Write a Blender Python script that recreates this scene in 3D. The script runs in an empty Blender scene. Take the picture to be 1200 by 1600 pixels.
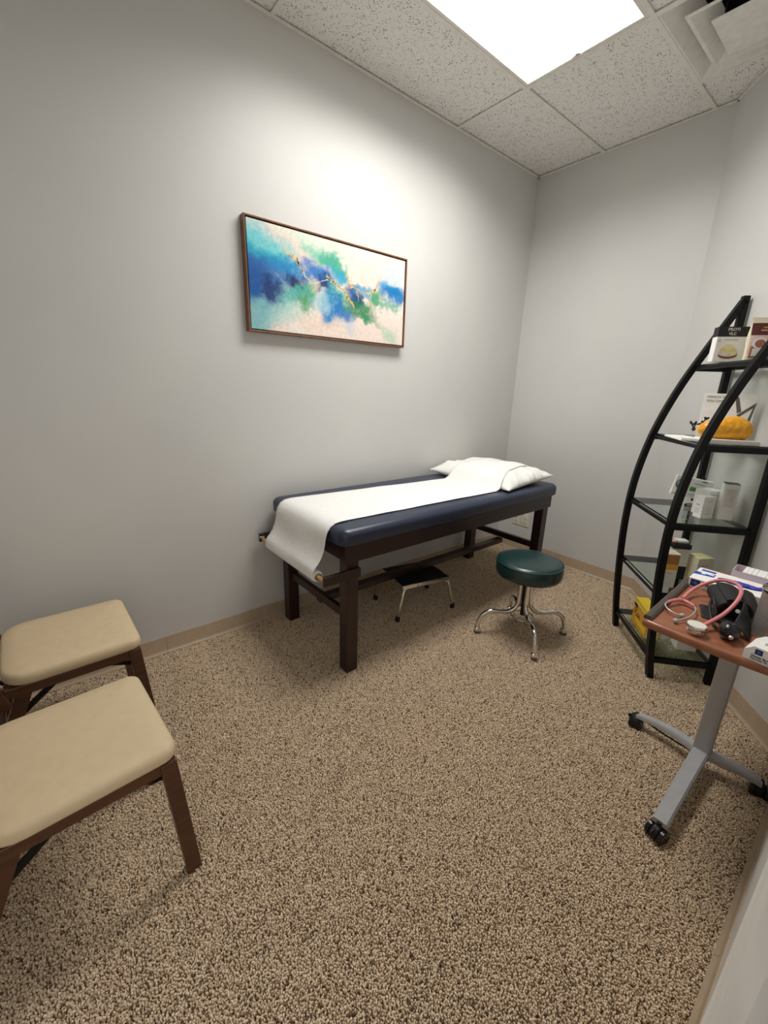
import bpy, bmesh, math, random
from mathutils import Vector, Matrix, Euler, noise

random.seed(7)
S = bpy.context.scene
COL = S.collection
R = math.radians

# ------------------------------------------------------------------ camera, world, exposure
cam_data = bpy.data.cameras.new('camera')
cam = bpy.data.objects.new('camera', cam_data)
COL.objects.link(cam)
cam.location = (2.1812, -3.2154, 1.3831)
cam.rotation_euler = (1.2813, -0.0305, 0.8867)
cam_data.sensor_fit = 'HORIZONTAL'
cam_data.sensor_width = 36.0
cam_data.lens = 36.0 * 652.7 / 1200.0
cam_data.clip_start = 0.01
S.camera = cam

world = bpy.data.worlds.new('hall_fill')  # even fill added through the doorway, standing in for unseen hall lights
S.world = world
world.use_nodes = True
world.node_tree.nodes['Background'].inputs[0].default_value = (1.0, 0.985, 0.96, 1)
world.node_tree.nodes['Background'].inputs[1].default_value = 1.1
LENS_GLOW = 2.5          # radiance of the prismatic lens itself
LAMP_POWER = 31.0        # tubes behind it; the prisms narrow their beam
LAMP_SPREAD = 152.0

S.view_settings.view_transform = 'Standard'
S.view_settings.look = 'None'
S.view_settings.gamma = 1.0
S.view_settings.use_curve_mapping = False
S.view_settings.exposure = 0.0
S.cycles.use_denoising = True
S.cycles.max_bounces = 9
S.cycles.adaptive_threshold = 0.02
S.cycles.diffuse_bounces = 6
S.cycles.transparent_max_bounces = 12

# ------------------------------------------------------------------ room dimensions (metres)
H = 2.9276            # ceiling
X1 = 1.2012           # end of the back wall, where the slanted wall begins
W = 2.2138            # right wall
YN = -4.10            # wall behind the chairs
DX, DY = 0.654, -0.7565   # direction of the slanted wall
NX, NY = 0.7565, 0.654    # outward normal of the slanted wall
YC = (W - X1) / DX * DY   # where slanted wall meets right wall
GA, GB, G = 0.4832, -0.915, 0.61   # ceiling grid origin and pitch


# ------------------------------------------------------------------ materials
def srgb(r, g, b):
    def f(c):
        c /= 255.0
        return c / 12.92 if c <= 0.04045 else ((c + 0.055) / 1.055) ** 2.4
    return (f(r), f(g), f(b), 1.0)


class NT:
    """tiny node-tree helper"""
    def __init__(self, name):
        self.m = bpy.data.materials.new(name)
        self.m.use_nodes = True
        self.t = self.m.node_tree
        self.b = self.t.nodes['Principled BSDF']

    def n(self, kind, **kw):
        nd = self.t.nodes.new(kind)
        for k, v in kw.items():
            setattr(nd, k, v)
        return nd

    def l(self, a, b):
        self.t.links.new(a, b)

    def math(self, op, a, b=None, c=None, clamp=False):
        nd = self.n('ShaderNodeMath', operation=op)
        nd.use_clamp = clamp
        for i, v in enumerate((a, b, c)):
            if v is None:
                continue
            if isinstance(v, (int, float)):
                nd.inputs[i].default_value = v
            else:
                self.l(v, nd.inputs[i])
        return nd.outputs[0]

    def mix(self, fac, a, b):
        nd = self.n('ShaderNodeMix', data_type='RGBA')
        for sock, v in ((nd.inputs[0], fac), (nd.inputs[6], a), (nd.inputs[7], b)):
            if isinstance(v, (int, float)):
                sock.default_value = v
            elif isinstance(v, tuple):
                sock.default_value = v
            else:
                self.l(v, sock)
        return nd.outputs[2]

    def noise(self, scale, detail=2.0, rough=0.5, vec=None, coord='Object'):
        nd = self.n('ShaderNodeTexNoise')
        nd.inputs['Scale'].default_value = scale
        nd.inputs['Detail'].default_value = detail
        nd.inputs['Roughness'].default_value = rough
        if vec is None:
            vec = self.n('ShaderNodeTexCoord').outputs[coord]
        self.l(vec, nd.inputs['Vector'])
        return nd

    def ramp(self, fac, stops):
        nd = self.n('ShaderNodeValToRGB')
        e = nd.color_ramp.elements
        while len(e) < len(stops):
            e.new(0.5)
        for el, (p, c) in zip(e, stops):
            el.position = p
            el.color = c
        self.l(fac, nd.inputs[0])
        return nd.outputs[0]

    def bump(self, height, strength=0.2, dist=0.001):
        nd = self.n('ShaderNodeBump')
        nd.inputs['Strength'].default_value = strength
        nd.inputs['Distance'].default_value = dist
        self.l(height, nd.inputs['Height'])
        self.l(nd.outputs[0], self.b.inputs['Normal'])


def plain(name, rgb, rough=0.5, metal=0.0, spec=0.5, coat=0.0, var=0.06, scale=30.0, bump=0.0, bscale=200.0, bdist=0.0005):
    """principled material with a little procedural tone variation"""
    t = NT(name)
    c = srgb(*rgb)
    n = t.noise(scale, 3.0)
    dark = tuple(x * (1 - var) for x in c[:3]) + (1,)
    lite = tuple(min(1, x * (1 + var)) for x in c[:3]) + (1,)
    t.l(t.ramp(n.outputs[0], [(0.3, dark), (0.7, lite)]), t.b.inputs['Base Color'])
    t.b.inputs['Roughness'].default_value = rough
    t.b.inputs['Metallic'].default_value = metal
    t.b.inputs['Specular IOR Level'].default_value = spec
    t.b.inputs['Coat Weight'].default_value = coat
    if bump:
        t.bump(t.noise(bscale, 2.0).outputs[0], bump, bdist)
    return t.m


def wood(name, dark, lite, rough=0.35, axis=(1, 1, 12), scale=6.0, coat=0.15):
    t = NT(name)
    tc = t.n('ShaderNodeTexCoord')
    mp = t.n('ShaderNodeMapping')
    mp.inputs['Scale'].default_value = axis
    t.l(tc.outputs['Object'], mp.inputs['Vector'])
    n = t.noise(scale, 5.0, 0.65, mp.outputs[0])
    t.l(t.ramp(n.outputs[0], [(0.3, srgb(*dark)), (0.72, srgb(*lite))]), t.b.inputs['Base Color'])
    t.b.inputs['Roughness'].default_value = rough
    t.b.inputs['Coat Weight'].default_value = coat
    t.b.inputs['Coat Roughness'].default_value = 0.2
    return t.m


M = {}


def make_materials():
    # wall paint: pale warm grey, eggshell, faint roller texture
    t = NT('wall_paint')
    n = t.noise(2.0, 3.0)
    t.l(t.ramp(n.outputs[0], [(0.3, srgb(205, 204, 202)), (0.7, srgb(210, 209, 206))]), t.b.inputs['Base Color'])
    t.b.inputs['Roughness'].default_value = 0.42
    t.b.inputs['Specular IOR Level'].default_value = 0.32
    t.bump(t.noise(260.0, 3.0).outputs[0], 0.12, 0.0008)
    M['wall'] = t.m
    M['paint_white'] = plain('door_paint', (240, 239, 236), 0.4, bump=0.08, bscale=90)
    # ceiling tile: off-white mineral fibre with fissures and pinholes
    t = NT('ceiling_tile')
    tc = t.n('ShaderNodeTexCoord')
    mp = t.n('ShaderNodeMapping')
    mp.inputs['Scale'].default_value = (1.0, 0.45, 1.0)
    mp.inputs['Rotation'].default_value = (0, 0, 0.6)
    t.l(tc.outputs['Object'], mp.inputs['Vector'])
    v = t.n('ShaderNodeTexVoronoi', feature='F1')
    v.inputs['Scale'].default_value = 165.0
    t.l(mp.outputs[0], v.inputs['Vector'])
    n = t.noise(40.0, 4.0)
    thr = t.math('MULTIPLY', n.outputs[0], 0.66)
    pit = t.math('LESS_THAN', v.outputs['Distance'], t.math('SUBTRACT', thr, 0.095))
    fine = t.noise(420.0, 2.0)
    base = t.ramp(fine.outputs[0], [(0.35, srgb(229, 227, 223)), (0.65, srgb(244, 243, 240))])
    t.l(t.mix(pit, base, srgb(124, 120, 115)), t.b.inputs['Base Color'])
    t.b.inputs['Roughness'].default_value = 0.95
    t.b.inputs['Specular IOR Level'].default_value = 0.1
    hgt = t.math('SUBTRACT', fine.outputs[0], t.math('MULTIPLY', pit, 1.6))
    t.bump(hgt, 0.55, 0.0015)
    M['tile'] = t.m
    M['tee'] = plain('grid_enamel', (232, 229, 222), 0.5)
    M['vent'] = plain('vent_enamel', (230, 228, 223), 0.5)
    M['black_void'] = plain('duct_black', (12, 12, 13), 0.9)
    t = NT('lamp_lens')
    t.b.inputs['Base Color'].default_value = (0.9, 0.9, 0.88, 1)
    t.b.inputs['Emission Color'].default_value = (1.0, 0.975, 0.93, 1)
    t.b.inputs['Emission Strength'].default_value = LENS_GLOW
    M['lens'] = t.m
    # carpet backing and tufts
    t = NT('carpet_backing')
    n = t.noise(240.0, 3.0)
    t.l(t.ramp(n.outputs[0], [(0.35, srgb(96, 76, 58)), (0.7, srgb(142, 119, 94))]), t.b.inputs['Base Color'])
    t.b.inputs['Roughness'].default_value = 1.0
    t.b.inputs['Specular IOR Level'].default_value = 0.0
    M['backing'] = t.m
    t = NT('carpet_tuft')
    oi = t.n('ShaderNodeObjectInfo')
    c = t.ramp(oi.outputs['Random'], [(0.0, srgb(104, 83, 66)), (0.06, srgb(142, 119, 97)), (0.13, srgb(200, 177, 149)),
                                      (0.55, srgb(217, 196, 168)), (0.85, srgb(228, 209, 183)), (1.0, srgb(236, 219, 197))])
    t.l(c, t.b.inputs['Base Color'])
    t.b.inputs['Roughness'].default_value = 0.95
    t.b.inputs['Specular IOR Level'].default_value = 0.1
    M['tuft'] = t.m
    M['base'] = plain('cove_base_vinyl', (176, 156, 132), 0.42, var=0.05)
    # painting
    M['frame'] = wood('frame_bronze', (92, 58, 38), (140, 94, 62), 0.4, (12, 1, 1))
    M['frame_gap'] = plain('frame_recess', (24, 16, 12), 0.8)
    M['gold'] = plain('gold_leaf', (226, 192, 128), 0.5, 0.15, var=0.2, scale=80)
    M['ivory'] = plain('ivory_leaf', (232, 224, 202), 0.5, 0.0, var=0.1, scale=80)
    # exam table
    M['mahogany'] = wood('mahogany', (27, 10, 7), (50, 19, 13), 0.35, (1, 1, 9))
    M['mahogany_y'] = wood('mahogany_long', (27, 10, 7), (48, 18, 12), 0.35, (9, 1, 9))
    M['navy'] = plain('navy_vinyl', (34, 44, 66), 0.36, spec=0.6, bump=0.15, bscale=420, var=0.05)
    t = NT('exam_paper')
    n = t.noise(60.0, 4.0)
    t.l(t.ramp(n.outputs[0], [(0.3, srgb(232, 231, 228)), (0.7, srgb(240, 239, 236))]), t.b.inputs['Base Color'])
    t.b.inputs['Roughness'].default_value = 0.75
    t.bump(t.noise(170.0, 3.0).outputs[0], 0.25, 0.0006)
    M['paper'] = t.m
    M['pillow'] = plain('pillow_cover', (236, 235, 231), 0.7, var=0.02, bump=0.3, bscale=55, bdist=0.002)
    M['dowel'] = wood('dowel_birch', (168, 124, 78), (205, 164, 112), 0.5, (9, 1, 1))
    M['cardboard'] = plain('cardboard', (150, 118, 82), 0.8)
    # metals, rubber
    M['chrome'] = plain('chrome', (226, 224, 220), 0.08, 1.0, var=0.01)
    M['steel'] = plain('brushed_steel', (196, 195, 190), 0.36, 0.4, var=0.05, scale=90)
    M['silver'] = plain('silver_enamel', (178, 179, 181), 0.34, 0.2, var=0.04)
    M['black'] = plain('black_rubber', (20, 20, 21), 0.6)
    M['black_gloss'] = plain('black_bulb', (22, 22, 23), 0.25)
    M['black_steel'] = plain('black_steel', (9, 8, 8), 0.45, 0.0, spec=0.25)
    M['fabric_black'] = plain('cuff_nylon', (27, 27, 30), 0.72, bump=0.35, bscale=600)
    M['green_vinyl'] = plain('green_vinyl', (18, 50, 50), 0.3, spec=0.6, bump=0.1, bscale=420, var=0.06)
    M['plate'] = plain('outlet_ivory', (224, 218, 198), 0.4)
    M['slot'] = plain('outlet_slot', (40, 36, 32), 0.7)
    # chairs, cart
    M['chair_wood'] = wood('walnut', (58, 32, 17), (92, 55, 31), 0.35, (1, 1, 9))
    M['beige'] = plain('beige_vinyl', (212, 191, 156), 0.55, bump=0.2, bscale=500, var=0.03)
    M['cherry'] = wood('cherry_laminate', (132, 78, 52), (170, 110, 78), 0.36, (2, 9, 1), 5.0, 0.2)
    M['grip'] = plain('grip_brown', (84, 72, 66), 0.4)
    M['pink'] = plain('pink_tubing', (222, 134, 138), 0.38, var=0.03)
    # glass
    t = NT('shelf_glass')
    for nd in list(t.t.nodes):
        if nd.type != 'OUTPUT_MATERIAL':
            t.t.nodes.remove(nd)
    out = t.t.nodes[0]
    tr = t.n('ShaderNodeBsdfTransparent')
    nz = t.noise(3.0)
    t.l(t.ramp(nz.outputs[0], [(0.3, (0.88, 0.93, 0.90, 1)), (0.7, (0.90, 0.94, 0.92, 1))]), tr.inputs[0])
    gl = t.n('ShaderNodeBsdfGlossy')
    gl.inputs['Roughness'].default_value = 0.03
    fr = t.n('ShaderNodeFresnel')
    fr.inputs['IOR'].default_value = 1.5
    mx = t.n('ShaderNodeMixShader')
    gm = t.n('ShaderNodeNewGeometry')
    t.l(t.math('MULTIPLY', fr.outputs[0], t.math('SUBTRACT', 1.0, gm.outputs['Backfacing'])), mx.inputs[0])
    t.l(tr.outputs[0], mx.inputs[1])
    t.l(gl.outputs[0], mx.inputs[2])
    t.l(mx.outputs[0], out.inputs[0])
    M['glass'] = t.m
    M['glass_edge'] = plain('glass_edge', (22, 44, 36), 0.2, spec=0.6)
    # packaging colours
    for k, rgb in dict(white=(245, 244, 241), offwhite=(226, 223, 216), cream=(234, 226, 198), creamtop=(232, 226, 172), tan=(168, 116, 62),
                       tan2=(196, 160, 112), grey=(176, 174, 168), dgrey=(96, 96, 94), ink=(46, 46, 48), bgreen=(24, 62, 44),
                       green=(76, 160, 66), palegreen=(206, 220, 196), teal=(126, 160, 162), yellow=(248, 208, 48), amber=(228, 168, 40),
                       brown=(92, 40, 34), maroon=(98, 40, 44), choc=(120, 66, 54), cocoa=(176, 108, 92), blush=(226, 200, 188), blue=(34, 76, 176),
                       navyp=(28, 44, 104), violet=(66, 60, 178), skyb=(72, 124, 204), lilac=(206, 190, 200), pinkp=(220, 160, 168),
                       blackp=(22, 22, 24), butter=(232, 214, 158), lemon=(238, 230, 170)).items():
        M[k] = plain('print_' + k, rgb, 0.5, var=0.03)
    t = NT('fat_model_rubber')
    v = t.noise(45.0, 4.0)
    t.l(t.ramp(v.outputs[0], [(0.3, srgb(214, 138, 14)), (0.7, srgb(244, 184, 44))]), t.b.inputs['Base Color'])
    t.b.inputs['Roughness'].default_value = 0.35
    t.b.inputs['Subsurface Weight'].default_value = 0.1
    t.bump(t.noise(90.0, 3.0).outputs[0], 0.5, 0.003)
    M['fat'] = t.m


make_materials()


# ------------------------------------------------------------------ object helpers
ROOT = {}      # root object -> its world matrix (parts built in world space are pulled back through it)


def link(o):
    COL.objects.link(o)
    return o


def tag(o, label, cat, group=None, kind=None):
    o['label'] = label
    o['category'] = cat
    if group:
        o['group'] = group
    if kind:
        o['kind'] = kind
    return o


def thing(name, label, cat, loc=(0, 0, 0), rz=0.0, group=None):
    o = link(bpy.data.objects.new(name, None))
    o.empty_display_size = 0.1
    o.location = loc
    o.rotation_euler = (0, 0, rz)
    ROOT[o] = Matrix.Translation(loc) @ Matrix.Rotation(rz, 4, 'Z')
    if label:
        tag(o, label, cat, group)
    return o


class MB:
    """mesh collector"""
    def __init__(self):
        self.bm = bmesh.new()

    def _xf(self, verts, mat):
        bmesh.ops.transform(self.bm, matrix=mat, verts=verts)

    def box(self, c, s, rot=None, bev=0.0, seg=2):
        tmp = bmesh.new()
        bmesh.ops.create_cube(tmp, size=1.0)
        bmesh.ops.scale(tmp, vec=s, verts=tmp.verts)
        if bev:
            bmesh.ops.bevel(tmp, geom=tmp.edges[:], offset=bev, segments=seg, profile=0.5, affect='EDGES')
        m = Matrix.Translation(c)
        if rot is not None:
            m = m @ (rot if isinstance(rot, Matrix) else Euler(rot).to_matrix().to_4x4())
        bmesh.ops.transform(tmp, matrix=m, verts=tmp.verts)
        self._merge(tmp)
        return self

    def _merge(self, tmp):
        me = bpy.data.meshes.new('tmp')
        tmp.to_mesh(me)
        tmp.free()
        self.bm.from_mesh(me)
        bpy.data.meshes.remove(me)

    def bar(self, a, b, sx, sy, up=(0, 0, 1), bev=0.0, ext=0.0):
        """rectangular bar from a to b; sx across, sy along 'up'"""
        a, b = Vector(a), Vector(b)
        d = (b - a)
        ln = d.length + 2 * ext
        z = d.normalized()
        u = Vector(up)
        if abs(z.dot(u)) > 0.98:
            u = Vector((0, 1, 0))
        x = u.cross(z).normalized()
        y = z.cross(x)
        m = Matrix((x, y, z)).transposed().to_4x4()
        return self.box((a + b) / 2, (sx, sy, ln), m, bev)

    def quadstrip(self, rings, closed_u=True, closed_v=False, cap=True):
        bm = self.bm
        vr = [[bm.verts.new(p) for p in r] for r in rings]
        n = len(vr[0])
        nv = len(vr)
        for i in range(nv if closed_v else nv - 1):
            r0, r1 = vr[i], vr[(i + 1) % nv]
            for j in range(n if closed_u else n - 1):
                k = (j + 1) % n
                bm.faces.new((r0[j], r0[k], r1[k], r1[j]))
        if cap and closed_u and not closed_v:
            bm.faces.new(list(reversed(vr[0])))
            bm.faces.new(vr[-1])
        return self

    def tube(self, pts, r, seg=12, smooth=0, cap=True, flat=None):
        """sweep a circle (or an ellipse, flat=(rx, ry)) along points; r may be a list"""
        pts = [Vector(p) for p in pts]
        rs = r if isinstance(r, (list, tuple)) else [r] * len(pts)
        if smooth:
            pts, rs = catmull(pts, smooth, rs)
        rings = []
        t0 = (pts[1] - pts[0]).normalized()
        u = Vector((0, 0, 1)) if abs(t0.z) < 0.9 else Vector((1, 0, 0))
        nrm = (u - t0 * u.dot(t0)).normalized()
        for i, p in enumerate(pts):
            a = pts[max(i - 1, 0)]
            b = pts[min(i + 1, len(pts) - 1)]
            t = (b - a)
            t = t.normalized() if t.length > 1e-9 else t0
            nrm = (nrm - t * nrm.dot(t)).normalized()
            bi = t.cross(nrm)
            rx, ry = (rs[i], rs[i]) if flat is None else flat
            rings.append([p + nrm * (rx * math.cos(2 * math.pi * k / seg)) + bi * (ry * math.sin(2 * math.pi * k / seg)) for k in range(seg)])
        return self.quadstrip(rings, True, False, cap)

    def lathe(self, prof, seg=32, c=(0, 0, 0), rot=None, cap=True):
        rings = []
        m = Matrix.Translation(c)
        if rot is not None:
            m = m @ (rot if isinstance(rot, Matrix) else Euler(rot).to_matrix().to_4x4())
        for r, z in prof:
            rings.append([m @ Vector((r * math.cos(2 * math.pi * k / seg), r * math.sin(2 * math.pi * k / seg), z)) for k in range(seg)])
        return self.quadstrip(rings, True, False, cap)

    def poly(self, pts, z0, z1):
        """vertical prism from a plan outline (ccw)"""
        rings = [[Vector((x, y, z0)) for x, y in pts], [Vector((x, y, z1)) for x, y in pts]]
        return self.quadstrip(rings)

    def extr(self, prof, a, b, nrm):
        """sweep a wall profile [(offset from wall, z)] from plan point a to b; nrm points into the room"""
        a, b, nv = Vector((a[0], a[1], 0)), Vector((b[0], b[1], 0)), Vector((nrm[0], nrm[1], 0))
        rings = [[p + nv * o + Vector((0, 0, z)) for o, z in prof] for p in (a, b)]
        return self.quadstrip(rings)

    def sphere(self, c, r, seg=16, scale=(1, 1, 1), rot=None):
        tmp = bmesh.new()
        bmesh.ops.create_uvsphere(tmp, u_segments=seg, v_segments=max(6, seg // 2), radius=r)
        bmesh.ops.scale(tmp, vec=scale, verts=tmp.verts)
        m = Matrix.Translation(c)
        if rot is not None:
            m = m @ Euler(rot).to_matrix().to_4x4()
        bmesh.ops.transform(tmp, matrix=m, verts=tmp.verts)
        self._merge(tmp)
        return self

    def done(self, name, mat, parent=None, world=False, smooth=None, kind=None):
        bmesh.ops.recalc_face_normals(self.bm, faces=self.bm.faces)
        me = bpy.data.meshes.new(name)
        self.bm.to_mesh(me)
        self.bm.free()
        return mesh_obj(name, me, mat, parent, world, smooth, kind)


def mesh_obj(name, me, mat, parent=None, world=False, smooth=None, kind=None):
    me.materials.clear()
    me.materials.append(M[mat] if isinstance(mat, str) else mat)
    if smooth:
        for p in me.polygons:
            p.use_smooth = True
        if smooth < 179:
            me.set_sharp_from_angle(angle=R(smooth))
    o = link(bpy.data.objects.new(name, me))
    if parent is not None:
        o.parent = parent
        rm = ROOT[parent]
        ROOT[o] = rm
        if world:
            me.transform(rm.inverted())
    if kind:
        o['kind'] = kind
    return o


def solo(o, label, cat, loc, rz=0.0, group=None):
    """a thing that is a single mesh, built round its own base"""
    o.location = loc
    o.rotation_euler = (0, 0, rz)
    ROOT[o] = Matrix.Translation(loc) @ Matrix.Rotation(rz, 4, 'Z')
    return tag(o, label, cat, group)


def catmull(pts, n, rs=None):
    out, ro = [], []
    rs = rs or [0] * len(pts)
    for i in range(len(pts) - 1):
        p0 = pts[max(i - 1, 0)]
        p1, p2 = pts[i], pts[i + 1]
        p3 = pts[min(i + 2, len(pts) - 1)]
        for k in range(n):
            t = k / n
            out.append(0.5 * ((2 * p1) + (p2 - p0) * t + (2 * p0 - 5 * p1 + 4 * p2 - p3) * t * t + (3 * p1 - p0 - 3 * p2 + p3) * t ** 3))
            ro.append(rs[i] * (1 - t) + rs[i + 1] * t)
    out.append(pts[-1])
    ro.append(rs[-1])
    return out, ro


def struct(o):
    o['kind'] = 'structure'
    return o


def text_mesh(body, size, align='LEFT', bold=0.0):
    cu = bpy.data.curves.new('lettering', 'FONT')
    cu.body = body
    cu.size = size
    cu.align_x = align
    cu.align_y = 'CENTER'
    cu.extrude = 0.0002
    cu.offset = bold
    cu.resolution_u = 3
    o = bpy.data.objects.new('lettering', cu)
    COL.objects.link(o)
    bpy.context.view_layer.update()
    dg = bpy.context.evaluated_depsgraph_get()
    me = bpy.data.meshes.new_from_object(o.evaluated_get(dg))
    bpy.data.objects.remove(o)
    bpy.data.curves.remove(cu)
    return me


# ------------------------------------------------------------------ the room
TH = 0.12
ROOM = [(0, 0), (0, YN), (W, YN), (W, YC), (X1, 0)]     # ccw

MB().box((W / 2, YN / 2, -0.05), (W + 0.6, -YN + 0.6, 0.1)).done('floor', 'backing', kind='structure')
MB().box((-TH / 2, YN / 2, H / 2 + 0.08), (TH, -YN + 2 * TH, H + 0.16)).done('wall_left', 'wall', kind='structure')
MB().box((X1 / 2 + 0.05, TH / 2, H / 2 + 0.08), (X1 + 0.1 + 2 * TH, TH, H + 0.16)).done('wall_back', 'wall', kind='structure')
cx, cy = (X1 + W) / 2, YC / 2
clen = math.hypot(W - X1, YC)
ang = math.atan2(DY, DX)
MB().box((cx + NX * TH / 2, cy + NY * TH / 2, H / 2 + 0.08), (clen + 0.02, TH, H + 0.16), (0, 0, ang)).done('wall_slanted', 'wall', kind='structure')
# right wall with the doorway the photographer stands in (opening y -3.98 .. -3.10)
YD0, YD1, DH = -3.10, -3.98, 2.08
wr = MB()
wr.box((W + TH / 2, (YC + YD0) / 2, H / 2 + 0.08), (TH, YC - YD0, H + 0.16))
wr.box((W + TH / 2, (YD1 + YN) / 2, H / 2 + 0.08), (TH, YD1 - YN, H + 0.16))
wr.box((W + TH / 2, (YD0 + YD1) / 2, (DH + H + 0.16) / 2), (TH, YD0 - YD1, H + 0.16 - DH))
wr.done('wall_right', 'wall', kind='structure')
MB().box((W / 2, YN - TH / 2, H / 2 + 0.08), (W + 2 * TH, TH, H + 0.16)).done('wall_front', 'wall', kind='structure')

# cove baseboards: strips with a flared toe
PROF = [(0.0, 0.0), (0.017, 0.0), (0.018, 0.011), (0.015, 0.0145), (0.009, 0.0185), (0.0055, 0.026), (0.005, 0.094), (0.003, 0.0995), (0.0, 0.1)]


def baseboard(name, a, b, nrm, seams):
    root = struct(thing(name, None, None))
    a, b = Vector(a), Vector(b)
    ln = (b - a).length
    cuts = [0.0] + [s for s in seams if s < ln] + [ln]
    for s0, s1 in zip(cuts[:-1], cuts[1:]):
        p = a + (b - a) * ((s0 + 0.0006) / ln)
        q = a + (b - a) * ((s1 - 0.0006) / ln)
        MB().extr(PROF, p, q, nrm).done('cove_strip', 'base', root, smooth=35)
    return root


baseboard('baseboard_left', (0, 0), (0, YN), (1, 0), [0.62, 1.83, 2.865, 3.9])
baseboard('baseboard_back', (0, 0), (X1, 0), (0, -1), [])
baseboard('baseboard_slanted', (X1, 0), (W, YC), (-NX, -NY), [1.12])
baseboard('baseboard_right', (W, YC), (W, -2.959), (-1, 0), [0.91])
baseboard('baseboard_front', (0, YN), (W, YN), (0, 1), [1.2])

# door casing and jamb on the right wall
CX = 0.020
trim = struct(thing('trim_1', None, None))
prof = [(0.0, 0.0), (0.0225, 0.0), (0.0238, 0.004), (0.0232, 0.030), (0.0222, 0.040), (0.0236, 0.052), (0.0248, 0.080), (0.0242, 0.112), (0.0215, 0.119), (0.0205, 0.126), (0.0, 0.126)]


def casing_leg(ystart, sgn):
    m = MB()
    rings = [[Vector((W - o, ystart + sgn * t, z)) for o, t in prof] for z in (0.0, DH + 0.1)]
    m.quadstrip(rings)
    return m


casing_leg(-2.960, -1).done('casing', 'paint_white', trim, smooth=50)
casing_leg(YD1 - 0.115, 1).done('casing', 'paint_white', trim, smooth=50)
MB().box((W - 0.010, (YD0 + YD1) / 2, DH + 0.055), (0.02, YD0 - YD1 + 0.02, 0.09), bev=0.004).done('head_casing', 'paint_white', trim)
MB().box((W + TH / 2, YD0 - 0.009, DH / 2), (TH + 0.02, 0.018, DH)).done('jamb', 'paint_white', trim)
MB().box((W + TH / 2, YD1 + 0.009, DH / 2), (TH + 0.02, 0.018, DH)).done('jamb', 'paint_white', trim)
MB().box((W + TH / 2, (YD0 + YD1) / 2, DH - 0.009), (TH + 0.02, YD0 - YD1, 0.018)).done('head_jamb', 'paint_white', trim)


# ---- suspended ceiling
def clip_poly(poly):
    """clip a plan polygon to the room (convex)"""
    out = poly
    n = len(ROOM)
    for i in range(n):
        a, b = ROOM[i], ROOM[(i + 1) % n]
        ex, ey = b[0] - a[0], b[1] - a[1]

        def side(p):
            return ex * (p[1] - a[1]) - ey * (p[0] - a[0])
        new = []
        for j in range(len(out)):
            p, q = out[j], out[(j + 1) % len(out)]
            sp, sq = side(p), side(q)
            if sp >= 0:
                new.append(p)
            if (sp >= 0) != (sq >= 0):
                t = sp / (sp - sq)
                new.append((p[0] + (q[0] - p[0]) * t, p[1] + (q[1] - p[1]) * t))
        out = new
        if len(out) < 3:
            return []
    return out


ceil = MB().box((W / 2, YN / 2, H + 0.42), (W + 0.5, -YN + 0.5, 0.08)).done('ceiling', 'black_void', kind='structure')
ROOT[ceil] = Matrix.Identity(4)
XL = [0.0, GA, GA + G, GA + 2 * G, W]
CROSS = {0: [0.0, GB, GB - 2 * G, YN], 1: [0.0, GB, GB - 2 * G, GB - 4 * G, YN], 2: [0.0, GB + G, GB, GB - 2 * G, GB - 4 * G, YN], 3: [0.0, GB, GB - 2 * G, GB - 4 * G, YN]}
CROSS[0] = [0.0, GB, GB - 2 * G, GB - 4 * G, YN]
LIGHT_CELL, VENT_CELL = (1, 1), (2, 1)
for c in range(4):
    ys = CROSS[c]
    for k in range(len(ys) - 1):
        if (c, k) in (LIGHT_CELL, VENT_CELL):
            continue
        e = 0.002
        poly = clip_poly([(XL[c] + e, ys[k + 1] + e), (XL[c + 1] - e, ys[k + 1] + e), (XL[c + 1] - e, ys[k] - e), (XL[c] + e, ys[k] - e)])
        if len(poly) >= 3:
            MB().poly(poly, H + 0.005, H + 0.020).done('ceiling_tile', 'tile', ceil)


def tee(a, b, w=0.022):
    """grid runner clipped to the room, flange below the tiles"""
    a, b = Vector(a), Vector(b)
    d = (b - a).normalized()
    n = Vector((-d.y, d.x)) * (w / 2)
    poly = clip_poly([tuple(a - n), tuple(b - n), tuple(b + n), tuple(a + n)])
    if len(poly) >= 3:
        MB().poly(poly, H - 0.003, H + 0.0008).done('grid_runner', 'tee', ceil)


for x in XL[1:4]:
    tee((x, 0.0), (x, YN))
for c in range(4):
    for y in CROSS[c][1:-1]:
        tee((XL[c] + 0.0112, y), (XL[c + 1] - 0.0112, y))
for a, b in ((ROOM[0], ROOM[1]), (ROOM[1], ROOM[2]), (ROOM[2], ROOM[3]), (ROOM[3], ROOM[4]), (ROOM[4], ROOM[0])):
    d = (Vector(b) - Vector(a)).normalized()
    n = (-d.y, d.x)
    MB().extr([(0.0005, H - 0.006), (0.0175, H - 0.006), (0.0175, H - 0.0032), (0.003, H - 0.0032), (0.003, H + 0.02), (0.0005, H + 0.02)], a, b, n).done('wall_angle', 'tee', ceil)

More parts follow.
